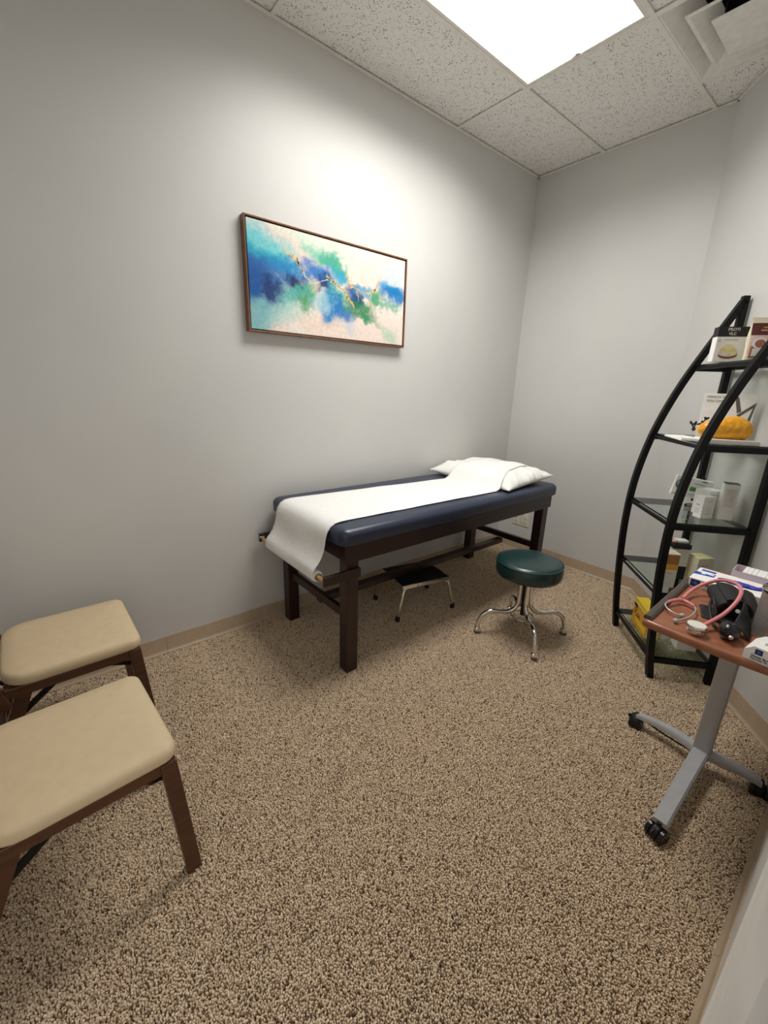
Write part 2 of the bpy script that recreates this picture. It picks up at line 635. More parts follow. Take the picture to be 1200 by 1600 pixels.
# ---- fluorescent troffer
lx0, lx1, ly0, ly1 = GA + 0.0115, GA + G - 0.0115, GB - 2 * G + 0.0115, GB - 0.0115
fx = thing('ceiling_light', 'bright white rectangular ceiling light set in the tile grid', 'ceiling light', ((lx0 + lx1) / 2, (ly0 + ly1) / 2, H))
fw = 0.016
m = MB()
m.box(((lx0 + lx1) / 2, ly0 + fw / 2, H + 0.004), (lx1 - lx0, fw, 0.012), bev=0.002)
m.box(((lx0 + lx1) / 2, ly1 - fw / 2, H + 0.004), (lx1 - lx0, fw, 0.012), bev=0.002)
m.box((lx0 + fw / 2, (ly0 + ly1) / 2, H + 0.004), (fw, ly1 - ly0 - 2 * fw, 0.012), bev=0.002)
m.box((lx1 - fw / 2, (ly0 + ly1) / 2, H + 0.004), (fw, ly1 - ly0 - 2 * fw, 0.012), bev=0.002)
m.done('frame', 'tee', fx, True)
MB().box(((lx0 + lx1) / 2, (ly0 + ly1) / 2, H + 0.008), (lx1 - lx0 - 2 * fw, ly1 - ly0 - 2 * fw, 0.004)).done('lens', 'lens', fx, True)
MB().box(((lx0 + lx1) / 2, (ly0 + ly1) / 2, H + 0.07), (lx1 - lx0, ly1 - ly0, 0.10)).done('housing', 'tee', fx, True)
tubes = bpy.data.lights.new('lamp_beam', 'AREA')
tubes.shape = 'RECTANGLE'
tubes.size, tubes.size_y = lx1 - lx0 - 2 * fw, ly1 - ly0 - 2 * fw
tubes.energy = LAMP_POWER
tubes.color = (1.0, 0.975, 0.93)
tubes.spread = R(LAMP_SPREAD)
lo = link(bpy.data.objects.new('lamp_beam', tubes))
lo.parent = fx
lo.location = (0, 0, 0.004)
m = MB()
m.box((0.775, ly1 - 0.018, H - 0.003), (0.042, 0.016, 0.004), bev=0.001)
m.box((0.781, ly1 - 0.026, H - 0.003), (0.018, 0.014, 0.004), bev=0.001)
m.done('latch', 'tee', fx, True)

# ---- stepped air diffuser, trimmed where the slanted wall cuts the grid cell
vx, vy = GA + 1.5 * G, GB + 0.5 * G
vent = thing('air_vent', 'square stepped white air vent in the ceiling beside the light', 'air vent', (vx, vy, H))


def frustum(m, h0, z0, h1, z1, th=0.003):
    def ring(h, z):
        return [Vector((vx - h, vy - h, z)), Vector((vx + h, vy - h, z)), Vector((vx + h, vy + h, z)), Vector((vx - h, vy + h, z))]
    m.quadstrip([ring(h0, z0), ring(h1, z1), ring(h1, z1 + th), ring(h0 + 0.004, z0 + th)], True, True, False)


def trim_vent(m):
    bmesh.ops.bisect_plane(m.bm, geom=m.bm.verts[:] + m.bm.edges[:] + m.bm.faces[:], plane_co=(X1 - NX * 0.02, -NY * 0.02, 0), plane_no=(NX, NY, 0), clear_outer=True)
    return m


m = MB()
frustum(m, 0.2945, H - 0.001, 0.285, H - 0.001)
frustum(m, 0.285, H - 0.001, 0.185, H + 0.075)
trim_vent(m).done('outer_cone', 'vent', vent, True)
m = MB()
frustum(m, 0.212, H - 0.012, 0.200, H - 0.012)
frustum(m, 0.200, H - 0.012, 0.125, H + 0.045)
trim_vent(m).done('middle_cone', 'vent', vent, True)
m = MB().box((vx, vy, H - 0.026), (0.276, 0.276, 0.004), bev=0.0015)
trim_vent(m).done('center_plate', 'vent', vent, True)
m = MB()
m.box((vx, vy, H + 0.16), (0.58, 0.58, 0.01))
for sx, sy in ((1, 0), (-1, 0), (0, 1), (0, -1)):
    m.box((vx + sx * 0.292, vy + sy * 0.292, H + 0.085), (0.008 if sx else 0.58, 0.008 if sy else 0.58, 0.15))
trim_vent(m).done('duct_box', 'black_void', vent, True)
for sx, sy in ((-1, 1), (1, -1), (-1, -1)):
    MB().bar((vx + sx * 0.10, vy + sy * 0.10, H - 0.024), (vx + sx * 0.11, vy + sy * 0.11, H + 0.15), 0.006, 0.006).done('hanger', 'black_void', vent, True)


# ---- wall outlets on the back wall
def outlet(x, label):
    t = thing('wall_outlet', label, 'outlet', (x, 0, 0.242), 0, 'outlets under the exam table')
    MB().box((0, -0.003, 0.057), (0.069, 0.006, 0.114), bev=0.002).done('cover_plate', 'plate', t)
    for z in (0.037, 0.077):
        r = MB().lathe([(0.0165, 0.0), (0.0165, 0.003), (0.0155, 0.004)], 20, (0, -0.0058, z), (R(90), 0, 0)).done('receptacle', 'plate', t, smooth=40)
        s = MB()
        s.box((-0.006, -0.0099, z + 0.003), (0.0022, 0.0006, 0.008))
        s.box((0.006, -0.0099, z + 0.003), (0.0022, 0.0006, 0.0065))
        s.lathe([(0.0024, 0), (0.0024, 0.0006)], 10, (0, -0.0096, z - 0.007), (R(90), 0, 0))
        s.done('slot', 'slot', r)
    MB().sphere((0, -0.006, 0.057), 0.003, 8, (1, 0.4, 1)).done('screw', 'steel', t, smooth=60)


outlet(0.181, 'ivory duplex wall outlet nearer the corner, seen under the exam table')
outlet(0.268, 'ivory duplex wall outlet beside the far table leg')

# ------------------------------------------------------------------ painting
# soft colour patches: centre (x, z), radii, tilt, colour, strength, in metres on the canvas
BLOBS = [
    (-0.345, 0.183, 0.2, 0.04, -20, (226, 210, 196), 0.5),
    (-0.065, 0.195, 0.24, 0.048, -15, (205, 222, 205), 0.8),
    (0.027, -0.147, 0.33, 0.13, -8, (236, 220, 208), 0.8),
    (-0.416, 0.154, 0.15, 0.072, -20, (83, 195, 205), 0.9),
    (-0.374, 0.089, 0.136, 0.042, -15, (33, 160, 190), 0.95),
    (-0.461, 0.087, 0.09, 0.048, 0, (48, 180, 200), 0.8),
    (-0.42, 0.015, 0.112, 0.08, -10, (10, 105, 172), 0.95),
    (-0.474, -0.038, 0.064, 0.088, 0, (8, 80, 155), 0.95),
    (-0.415, -0.097, 0.088, 0.064, -10, (10, 85, 155), 0.9),
    (-0.391, -0.048, 0.04, 0.036, -20, (22, 50, 105), 0.85),
    (-0.284, 0.046, 0.09, 0.048, -15, (23, 130, 190), 0.9),
    (-0.256, 0.012, 0.055, 0.036, 10, (30, 30, 90), 0.95),
    (-0.276, -0.054, 0.08, 0.04, 20, (70, 170, 165), 0.9),
    (-0.47, -0.172, 0.072, 0.056, 0, (90, 175, 185), 0.8),
    (-0.353, -0.142, 0.11, 0.048, 0, (150, 205, 200), 0.6),
    (-0.446, -0.215, 0.08, 0.024, 0, (120, 185, 190), 0.7),
    (-0.258, -0.123, 0.12, 0.048, 10, (190, 220, 210), 0.7),
    (-0.177, -0.048, 0.045, 0.048, -30, (50, 150, 90), 0.9),
    (-0.207, -0.012, 0.05, 0.02, -20, (80, 170, 150), 0.8),
    (-0.085, 0.136, 0.11, 0.04, -15, (120, 195, 170), 0.9),
    (-0.011, 0.117, 0.084, 0.04, -20, (60, 165, 140), 0.9),
    (-0.126, 0.057, 0.09, 0.04, -10, (10, 115, 190), 0.95),
    (-0.074, 0.008, 0.06, 0.036, -15, (4, 52, 112), 0.95),
    (0.023, 0.073, 0.06, 0.036, -10, (28, 160, 195), 0.85),
    (0.013, -0.02, 0.072, 0.04, -30, (60, 170, 160), 0.85),
    (-0.03, -0.085, 0.055, 0.07, -10, (28, 130, 195), 0.9),
    (0.048, -0.084, 0.084, 0.04, -20, (10, 115, 185), 0.9),
    (-0.084, -0.059, 0.07, 0.032, 0, (160, 205, 215), 0.7),
    (0.128, -0.004, 0.05, 0.04, -20, (13, 85, 150), 0.95),
    (0.152, -0.036, 0.042, 0.024, 0, (6, 55, 115), 0.95),
    (0.199, 0.024, 0.072, 0.03, -10, (28, 150, 190), 0.8),
    (0.202, -0.083, 0.126, 0.036, -15, (35, 130, 85), 0.95),
    (0.3, -0.007, 0.06, 0.032, 20, (40, 150, 95), 0.9),
    (0.267, -0.121, 0.072, 0.032, -30, (60, 150, 110), 0.8),
    (0.374, -0.166, 0.06, 0.048, -20, (150, 200, 175), 0.7),
    (0.401, 0.072, 0.084, 0.04, 0, (23, 145, 200), 0.95),
    (0.43, 0.039, 0.072, 0.045, 0, (8, 120, 185), 0.95),
    (0.379, -0.024, 0.084, 0.016, 0, (70, 165, 140), 0.8),
    (0.396, 0.153, 0.112, 0.048, 0, (190, 210, 220), 0.7),
    (0.231, 0.125, 0.084, 0.056, 0, (232, 215, 205), 0.8),
    (0.397, -0.106, 0.126, 0.06, 0, (240, 220, 210), 0.9),
    (-0.126, -0.173, 0.13, 0.056, -5, (236, 215, 200), 0.8),
    (0.097, -0.175, 0.06, 0.04, 0, (180, 200, 215), 0.6),
    (0.219, -0.199, 0.096, 0.035, -5, (235, 215, 205), 0.8),
]
VEINS = [
    [(-0.314, 0.149, 0.0024), (-0.282, 0.125, 0.0072), (-0.245, 0.117, 0.0112), (-0.227, 0.101, 0.0128), (-0.224, 0.083, 0.004), (-0.206, 0.063, 0.0032)],
    [(-0.206, 0.067, 0.0048), (-0.197, 0.049, 0.0048), (-0.177, 0.032, 0.0032), (-0.137, 0.019, 0.0032), (-0.095, 0.036, 0.0024), (-0.053, 0.048, 0.004)],
    [(-0.064, 0.075, 0.0024), (-0.048, 0.057, 0.0064), (-0.01, 0.043, 0.0072), (0.024, 0.023, 0.0056), (0.063, 0.012, 0.0096), (0.072, -0.016, 0.012), (0.099, -0.038, 0.0096), (0.123, -0.066, 0.0064)],
    [(0.067, 0.114, 0.0024), (0.077, 0.082, 0.004), (0.091, 0.046, 0.008), (0.138, 0.032, 0.0048), (0.174, 0.02, 0.0032), (0.229, 0.024, 0.0096), (0.266, 0.047, 0.0112), (0.284, 0.072, 0.0056), (0.309, 0.125, 0.0016)],
    [(0.133, 0.023, 0.0032), (0.143, -0.002, 0.004), (0.15, -0.032, 0.0024)],
    [(0.222, 0.0, 0.0024), (0.231, -0.025, 0.0032), (0.244, -0.046, 0.0024)],
    [(-0.042, 0.046, 0.0016), (0.002, 0.02, 0.0016), (0.013, 0.005, 0.0016)],
    [(0.165, -0.069, 0.0016), (0.203, -0.087, 0.0016), (0.24, -0.087, 0.0016)],
]



def canvas_material():
    t = NT('abstract_painting')
    tc = t.n('ShaderNodeTexCoord').outputs['Object']
    w1 = t.noise(5.0, 4.0, 0.6, tc)
    w2 = t.noise(22.0, 4.0, 0.65, tc)

    def centred(nd, amt):
        s = t.n('ShaderNodeVectorMath', operation='SUBTRACT')
        t.l(nd.outputs['Color'], s.inputs[0])
        s.inputs[1].default_value = (0.5, 0.5, 0.5)
        k = t.n('ShaderNodeVectorMath', operation='SCALE')
        t.l(s.outputs[0], k.inputs[0])
        k.inputs['Scale'].default_value = amt
        return k.outputs[0]
    a = t.n('ShaderNodeVectorMath', operation='ADD')
    t.l(tc, a.inputs[0])
    t.l(centred(w1, 0.20), a.inputs[1])
    b = t.n('ShaderNodeVectorMath', operation='ADD')
    t.l(a.outputs[0], b.inputs[0])
    t.l(centred(w2, 0.085), b.inputs[1])
    sx = t.n('ShaderNodeSeparateXYZ')
    t.l(b.outputs[0], sx.inputs[0])
    X, Z = sx.outputs[0], sx.outputs[2]
    wash = t.noise(3.5, 3.0, 0.5, tc)
    col = t.ramp(wash.outputs[0], [(0.35, srgb(226, 206, 192)), (0.65, srgb(240, 232, 222))])
    brush = t.noise(38.0, 5.0, 0.7, tc)
    for x, z, rx, rz, ang, rgb, st in BLOBS:
        ca, sa = math.cos(R(ang)), math.sin(R(ang))
        dx = t.math('SUBTRACT', X, x)
        dz = t.math('SUBTRACT', Z, z)
        u = t.math('MULTIPLY_ADD', dx, ca / rx, t.math('MULTIPLY', dz, sa / rx))
        v = t.math('MULTIPLY_ADD', dx, -sa / rz, t.math('MULTIPLY', dz, ca / rz))
        q = t.math('ADD', t.math('MULTIPLY', u, u), t.math('MULTIPLY', v, v))
        q = t.math('ADD', q, t.math('MULTIPLY_ADD', brush.outputs[0], 1.5, -0.75))
        mask = t.math('MULTIPLY', t.math('MULTIPLY_ADD', q, -0.55, 1.15, clamp=True), st)
        col = t.mix(mask, col, srgb(*rgb))
    grain = t.noise(55.0, 6.0, 0.75, tc)
    streak = t.ramp(grain.outputs[0], [(0.35, (0.86, 0.86, 0.86, 1)), (0.65, (1.08, 1.08, 1.08, 1))])
    mul = t.n('ShaderNodeMix', data_type='RGBA', blend_type='MULTIPLY')
    mul.inputs[0].default_value = 1.0
    t.l(col, mul.inputs[6])
    t.l(streak, mul.inputs[7])
    t.l(mul.outputs[2], t.b.inputs['Base Color'])
    t.b.inputs['Roughness'].default_value = 0.5
    t.b.inputs['Specular IOR Level'].default_value = 0.35
    t.bump(brush.outputs[0], 0.15, 0.001)
    return t.m


pc = Vector((0.0, -1.8225, 1.8808))
pt = thing('wall_painting', 'framed abstract painting in blues, greens and gold on the left wall', 'painting', pc, R(90))
PW, PH = 1.016, 0.502
m = MB()
fwd, fth = 0.040, 0.0075        # depth and face width of the floater frame
for sgn in (1, -1):
    m.box((0, -fwd / 2, sgn * (PH / 2 - fth / 2)), (PW, fwd, fth), bev=0.0015)
    m.box((sgn * (PW / 2 - fth / 2), -fwd / 2, 0), (fth, fwd, PH - 2 * fth), bev=0.0015)
m.done('frame', 'frame', pt)
MB().box((0, -0.006, 0), (PW - 2 * fth, 0.008, PH - 2 * fth)).done('recess', 'frame_gap', pt)
cv = MB().box((0, -0.022, 0), (PW - 0.026, 0.026, PH - 0.026), bev=0.002).done('canvas', canvas_material(), pt)
for k, vein in enumerate(VEINS):
    pts = [Vector((x, 0, z)) for x, z, r in vein]
    pts, rs = catmull(pts, 9, [r for x, z, r in vein])
    for i in range(1, len(pts) - 1):
        pts[i] = pts[i] + Vector((noise.noise(Vector((i * 0.9, k, 1.3))), 0, noise.noise(Vector((i * 0.9, k, 7.7))))) * 0.010
    m = MB()
    f, g = [], []
    for i, p in enumerate(pts):
        d = (pts[min(i + 1, len(pts) - 1)] - pts[max(i - 1, 0)]).normalized()
        nn = Vector((-d.z, 0, d.x))
        jl = 0.15 + 1.7 * abs(noise.noise(Vector((i * 0.83, k * 3.1, 0.2))))
        jr = 0.15 + 1.7 * abs(noise.noise(Vector((i * 0.83, k * 3.1, 5.2))))
        f.append((p + nn * rs[i] * jl, p - nn * rs[i] * jr))
    rings = [[Vector((a.x, -0.0352, a.z)), Vector((b.x, -0.0352, b.z)), Vector((b.x, -0.0358, b.z)), Vector((a.x, -0.0358, a.z))] for a, b in f]
    m.quadstrip(rings)
    m.done('paint_vein', 'ivory' if k in (1, 6) else 'gold', cv)


# ------------------------------------------------------------------ exam table
TX0, TX1, TY0, TY1 = 0.052, 0.722, -2.212, -0.487     # outer faces of the legs
LG = 0.066
PADZ0, PADZ1 = 0.700, 0.785
tb = thing('exam_table', 'dark wooden exam table with navy vinyl padded top', 'exam table', ((TX0 + TX1) / 2, (TY0 + TY1) / 2, 0))
for x in (TX0 + LG / 2, TX1 - LG / 2):
    for y in (TY0 + LG / 2, TY1 - LG / 2):
        lg = MB().box((x, y, 0.356), (LG, LG, 0.688), bev=0.004).done('leg', 'mahogany', tb, True)
        MB().lathe([(0.017, 0.0), (0.019, 0.003), (0.019, 0.010), (0.010, 0.014)], 16, (x, y, 0.0)).done('glide', 'cardboard', lg, True, smooth=40)
AZ0, AZ1 = 0.606, 0.7005
ap = 0.024
for x in (TX0 - 0.004, TX1 + 0.004):
    sgn = 1 if x > 0.4 else -1
    MB().box((x - sgn * ap / 2 + sgn * 0.004, (TY0 + TY1) / 2, (AZ0 + AZ1) / 2), (ap, TY1 - TY0 + 0.03, AZ1 - AZ0), bev=0.003).done('apron', 'mahogany_y', tb, True)
for y in (TY0 - 0.002, TY1 + 0.002):
    sgn = 1 if y > -1 else -1
    MB().box(((TX0 + TX1) / 2, y - sgn * ap / 2, (AZ0 + AZ1) / 2), (TX1 - TX0 - 0.04, ap, AZ1 - AZ0), bev=0.003).done('apron', 'mahogany_y', tb, True)
for y in (TY0 + LG / 2, TY1 - LG / 2):
    MB().box(((TX0 + TX1) / 2, y, 0.31), (TX1 - TX0 - 2 * LG + 0.01, 0.028, 0.044), bev=0.003).done('stretcher', 'mahogany_y', tb, True)
MB().box(((TX0 + TX1) / 2, (TY0 + TY1) / 2, 0.268), (0.050, TY1 - TY0 - LG - 0.02, 0.036), bev=0.003).done('long_stretcher', 'mahogany_y', tb, True)


# padded top: rounded slab with a soft crown
def pad_mesh():
    m = MB()
    x0, x1, y0, y1 = 0.025, 0.762, -2.262, -0.452
    hx, hy, cxx, cyy = (x1 - x0) / 2, (y1 - y0) / 2, (x0 + x1) / 2, (y0 + y1) / 2
    rc = 0.05
    prof = [(-0.018, PADZ0), (-0.006, PADZ0 + 0.001), (0.0, PADZ0 + 0.008)]
    r = 0.045
    n = 8
    for i in range(n + 1):
        a = i / n * math.pi / 2
        prof.append((-r * (1 - math.cos(a)), PADZ1 - 0.005 - 0.032 + 0.032 * math.sin(a)))
    prof += [(-0.10, PADZ1 - 0.0015), (-0.2, PADZ1), (-0.30, PADZ1 + 0.001)]
    rings = []
    for off, z in prof:
        ring = []
        rr = max(rc + off, 0.004)
        for ccx, ccy, a0 in ((1, 1, 0), (-1, 1, 90), (-1, -1, 180), (1, -1, 270)):
            for k in range(7):
                a = R(a0 + k * 15)
                ring.append(Vector((cxx + ccx * (hx + off - rr) + rr * math.cos(a), cyy + ccy * (hy + off - rr) + rr * math.sin(a), z)))
        rings.append(ring)
    m.quadstrip(rings)
    return m


pad_mesh().done('pad', 'navy', tb, True, smooth=60)
# arms that carry the paper roll, and the dowel through it
RY, RZ, RR = -2.325, 0.543, 0.026
for x, sg in ((TX1 - 0.010, 1), (TX0 + 0.010, -1)):
    xa = x + sg * 0.020
    arm = MB()
    arm.box((xa, (RY - 0.020 + TY0 + LG) / 2, 0.553), (0.018, TY0 + LG - (RY - 0.020), 0.046), bev=0.003)
    arm = arm.done('roll_arm', 'mahogany_y', tb, True)
clip = MB()
clip.tube([(TX0 - 0.010, RY - 0.03, 0.552), (TX0 - 0.012, RY - 0.02, 0.566), (TX0 - 0.012, RY + 0.002, 0.572), (TX0 - 0.012, RY + 0.02, 0.560), (TX0 - 0.010, RY + 0.03, 0.545)], 0.0035, 8, 4)
clip.box((TX0 - 0.003, RY - 0.005, 0.556), (0.006, 0.03, 0.012), bev=0.002)
clip.done('clip', 'steel', tb, True, smooth=50)
MB().tube([(TX0 + 0.002, RY, RZ), (TX1 + 0.004, RY, RZ)], 0.0105, 14).done('dowel', 'dowel', tb, True, smooth=50)

# ------------------------------------------------------------------ pillow
PX, PY, PHX, PHY = 0.385, -0.755, 0.352, 0.262
PTOP = PADZ1 + 0.002


def pillow_pt(u, v, top):
    """u, v in -1..1"""
    ed = max(0.0, (1 - abs(u) ** 3.2)) ** 0.62 * max(0.0, (1 - abs(v) ** 3.0)) ** 0.62
    x = PX + PHX * u * (1 - 0.06 * (1 - v * v) * abs(u) ** 3)
    y = PY + PHY * v * (1 - 0.07 * (1 - u * u) * abs(v) ** 3)
    lift = 0.026 + 0.022 * max(0, v) * (0.6 + 0.4 * u) - 0.020 * max(0, -v) * (0.5 + 0.5 * u)
    wr = noise.noise(Vector((u * 3.1, v * 2.2, 1.7))) * 0.012
    # radiating creases near the short ends
    e = max(0.0, (abs(u) - 0.55) / 0.45)
    cre = (abs(noise.noise(Vector((v * 7.5 + u, u * 2.3, 4.2)))) - 0.22) * 0.060 * e * (1 - abs(v) ** 4)
    if top:
        z = lift + 0.088 * ed + (wr + cre) * min(1, ed * 2.2)
    else:
        z = max(0.0, lift - 0.05 * ed)
    return Vector((x, y, PTOP + max(0.0, z)))


def pillow_height(x, y):
    u, v = (x - PX) / PHX, (y - PY) / PHY
    if abs(u) >= 0.995 or abs(v) >= 0.995:
        return 0.0
    return pillow_pt(u, v, True).z


n1, n2 = 64, 48
m = MB()
bm = m.bm
us = [-1 + 2 * i / n1 for i in range(n1 + 1)]
vs = [-1 + 2 * j / n2 for j in range(n2 + 1)]
top = [[bm.verts.new(pillow_pt(u, v, True)) for v in vs] for u in us]
bot = [[(top[i][j] if i in (0, n1) or j in (0, n2) else bm.verts.new(pillow_pt(us[i], vs[j], False))) for j in range(n2 + 1)] for i in range(n1 + 1)]
for i in range(n1):
    for j in range(n2):
        bm.faces.new((top[i][j], top[i + 1][j], top[i + 1][j + 1], top[i][j + 1]))
        bm.faces.new((bot[i][j], bot[i][j + 1], bot[i + 1][j + 1], bot[i + 1][j]))
bmesh.ops.transform(bm, matrix=Matrix.Translation((-PX, -PY, -PTOP)), verts=bm.verts)
solo(m.done('pillow', 'pillow', smooth=180), 'white disposable pillow at the head of the exam table', 'pillow', (PX, PY, PTOP))

# ------------------------------------------------------------------ exam paper: roll, core and the sheet pulled over the table
pr = thing('exam_paper', 'white exam paper pulled from a roll over the table and pillow', 'paper roll', (0.4, RY, RZ))
XA, XB = 0.138, 0.652
MB().lathe([(RR - 0.001, XA + 0.004), (RR, XA + 0.006), (RR, XB - 0.006), (RR - 0.001, XB - 0.004), (0.0165, XB - 0.004), (0.0165, XA + 0.004)], 32, (0, RY, RZ), (0, R(90), 0), cap=False).done('roll', 'paper', pr, True, smooth=50)
MB().lathe([(0.0163, XA), (0.0163, XB + 0.004), (0.0125, XB + 0.004), (0.0125, XA)], 24, (0, RY, RZ), (0, R(90), 0), cap=False).done('core', 'cardboard', pr, True, smooth=50)
path = []
for k in range(12):                                  # lies round the outside of the roll
    a = R(-100 - k * 9)
    path.append((RY + (RR + 0.0015) * math.cos(a), RZ + (RR + 0.0015) * math.sin(a)))
path += [(-2.348, 0.572), (-2.337, 0.588), (-2.322, 0.606), (-2.306, 0.632), (-2.294, 0.665), (-2.288, 0.695)]
path += [(-2.281, 0.722), (-2.272, 0.748), (-2.255, 0.770), (-2.230, 0.7835), (-2.200, 0.7875)]
y = -2.17
while y < -0.60:
    path.append((y, PADZ1 + 0.0032))
    y += 0.03
m = MB()
rows = []
NXS = 26
for i, (y, z) in enumerate(path):
    t = max(0.0, min(1.0, (y + 2.26) / 1.3))
    xa = 0.142 + 0.105 * t
    xb = 0.650 + 0.030 * t - 0.085 * max(0.0, min(1.0, (y + 1.03) / 0.2))
    row = []
    for j in range(NXS + 1):
        f = j / NXS
        x = xa + (xb - xa) * f
        zz = z
        if y > -2.2:
            zz += 0.0022 * noise.noise(Vector((x * 9, y * 6, 0.3)))
            # the sheet rides up onto the pillow: highest of neighbouring samples, smoothed
            h = 0.0
            for dy in (-0.012, 0, 0.012):
                h = max(h, max(pillow_height(xx, y + dy) for xx in (x - 0.012, x, x + 0.012)))
            if h > 0:
                zz = max(zz, h + 0.0015)
        elif z < 0.72 and i > 11:
            y = path[i][0] + 0.003 * math.sin(f * 7 + z * 20)
        row.append(Vector((x, y, zz)))
    rows.append(row)
# soften the climb
for _ in range(1):
    for j in range(NXS + 1):
        for i in range(30, len(rows) - 1):
            rows[i][j].z = max(rows[i][j].z, 0.25 * rows[i - 1][j].z + 0.5 * rows[i][j].z + 0.25 * rows[i + 1][j].z)
m.quadstrip(rows, False, False, False)
sheet = m.done('sheet', 'paper', pr, True, smooth=180)
sol = sheet.modifiers.new('thickness', 'SOLIDIFY')
sol.thickness = 0.0006

# ------------------------------------------------------------------ round stool
SC = Vector((1.033, -1.182, 0))
st = thing('rolling_stool', 'round dark green vinyl stool on four chrome caster legs', 'stool', SC)
seat_r, sz0, sz1 = 0.182, 0.388, 0.490
prof = [(0.02, sz0), (seat_r - 0.022, sz0), (seat_r - 0.008, sz0 + 0.006), (seat_r - 0.001, sz0 + 0.022), (seat_r, sz0 + 0.045), (seat_r - 0.001, sz0 + 0.072),
        (seat_r - 0.006, sz0 + 0.084), (seat_r - 0.016, sz0 + 0.093), (seat_r - 0.034, sz0 + 0.099), (seat_r - 0.07, sz1), (0.05, sz1 + 0.003), (0.002, sz1 + 0.003)]
seat = MB().lathe(prof, 56).done('seat', 'green_vinyl', st, smooth=60)
MB().lathe([(seat_r - 0.0045, sz0 + 0.080), (seat_r - 0.0005, sz0 + 0.082), (seat_r - 0.0005, sz0 + 0.085), (seat_r - 0.006, sz0 + 0.087)], 56, cap=False).done('piping', 'green_vinyl', seat, smooth=60)
MB().lathe([(0.016, 0.135), (0.016, sz0), (0.10, sz0), (0.10, sz0 - 0.006), (0.03, sz0 - 0.008), (0.02, sz0 - 0.02)], 20).done('screw_post', 'black', st, smooth=40)
ring = [Vector((0.062 * math.cos(2 * math.pi * k / 28), 0.062 * math.sin(2 * math.pi * k / 28), 0.125)) for k in range(29)]
MB().tube(ring, 0.0045, 8).done('ring', 'chrome', st, smooth=60)
cast = [(0.873, -1.383), (1.222, -1.342), (1.194, -0.983), (0.849, -1.019)]
for cxx, cyy in cast:
    d = Vector((cxx, cyy, 0)) - SC
    ln = d.length
    d.normalize()
    pth = [d * 0.032 + Vector((0, 0, 0.386)), d * 0.032 + Vector((0, 0, 0.25)), d * 0.040 + Vector((0, 0, 0.195)), d * 0.072 + Vector((0, 0, 0.158)), d * 0.12 + Vector((0, 0, 0.150)),
           d * (ln - 0.075) + Vector((0, 0, 0.155)), d * (ln - 0.030) + Vector((0, 0, 0.135)), d * (ln - 0.006) + Vector((0, 0, 0.095)), d * ln + Vector((0, 0, 0.05))]
    leg = MB().tube(pth, 0.0125, 14, 6).done('leg', 'chrome', st, smooth=60)
    p = d * ln
    side = Vector((-d.y, d.x, 0))
    ct = MB()
    ct.lathe([(0.006, 0.058), (0.013, 0.056), (0.013, 0.046), (0.008, 0.044)], 14, p)
    rot = Matrix((side, Vector((0, 0, 1)).cross(side) * -1, Vector((0, 0, 1)))).transposed().to_4x4()
    ct.box(p + Vector((0, 0, 0.036)), (0.036, 0.036, 0.024), rot, bev=0.007)
    ct.done('caster_housing', 'chrome', leg, smooth=45)
    rotw = Vector((0, 0, 1)).rotation_difference(side).to_matrix().to_4x4()
    MB().lathe([(0.006, -0.012), (0.018, -0.011), (0.0205, -0.007), (0.0205, 0.007), (0.018, 0.011), (0.006, 0.012)], 20, p + Vector((0, 0, 0.0208)), rotw).done('wheel', 'dgrey', leg, smooth=40)

# ------------------------------------------------------------------ step stool
sa = math.atan2(0.337, 0.069)
ss = thing('step_stool', 'low chrome step stool with black rubber tread under the exam table', 'step stool', (0.390, -1.447, 0), sa)
# local x runs along the long side
hl, hw, hz = 0.172, 0.142, 0.232
tread = MB().box((0, 0, hz - 0.004), (2 * hl - 0.012, 2 * hw - 0.012, 0.012), bev=0.003).done('tread', 'black', ss)
m = MB()
for k in range(13):
    m.box((-hl + 0.03 + k * (2 * hl - 0.06) / 12, 0, hz + 0.0025), (0.012, 2 * hw - 0.04, 0.002), bev=0.0006, seg=1)
m.done('ribs', 'black', tread)
m = MB()
for sgn in (1, -1):
    m.box((0, sgn * hw, hz - 0.013), (2 * hl, 0.004, 0.024), bev=0.001)
    m.box((sgn * hl, 0, hz - 0.013), (0.004, 2 * hw, 0.024), bev=0.001)
m.done('rim', 'chrome', ss)
for sx in (1, -1):
    for sy in (1, -1):
        f = Vector((sx * (hl + 0.035), sy * (hw + 0.010), 0.0))
        lg = MB().tube([(sx * (hl - 0.045), sy * (hw - 0.014), hz - 0.022), (sx * (hl - 0.018), sy * (hw - 0.006), hz - 0.030), (sx * (hl - 0.002), sy * hw, hz - 0.055),
                        (f.x - sx * 0.003, f.y, 0.03)], 0.0105, 12, 5).done('leg', 'chrome', ss, smooth=60)
        MB().lathe([(0.014, 0.0), (0.0155, 0.004), (0.0140, 0.034), (0.0115, 0.040)], 14, f).done('rubber_tip', 'black', lg, smooth=40)

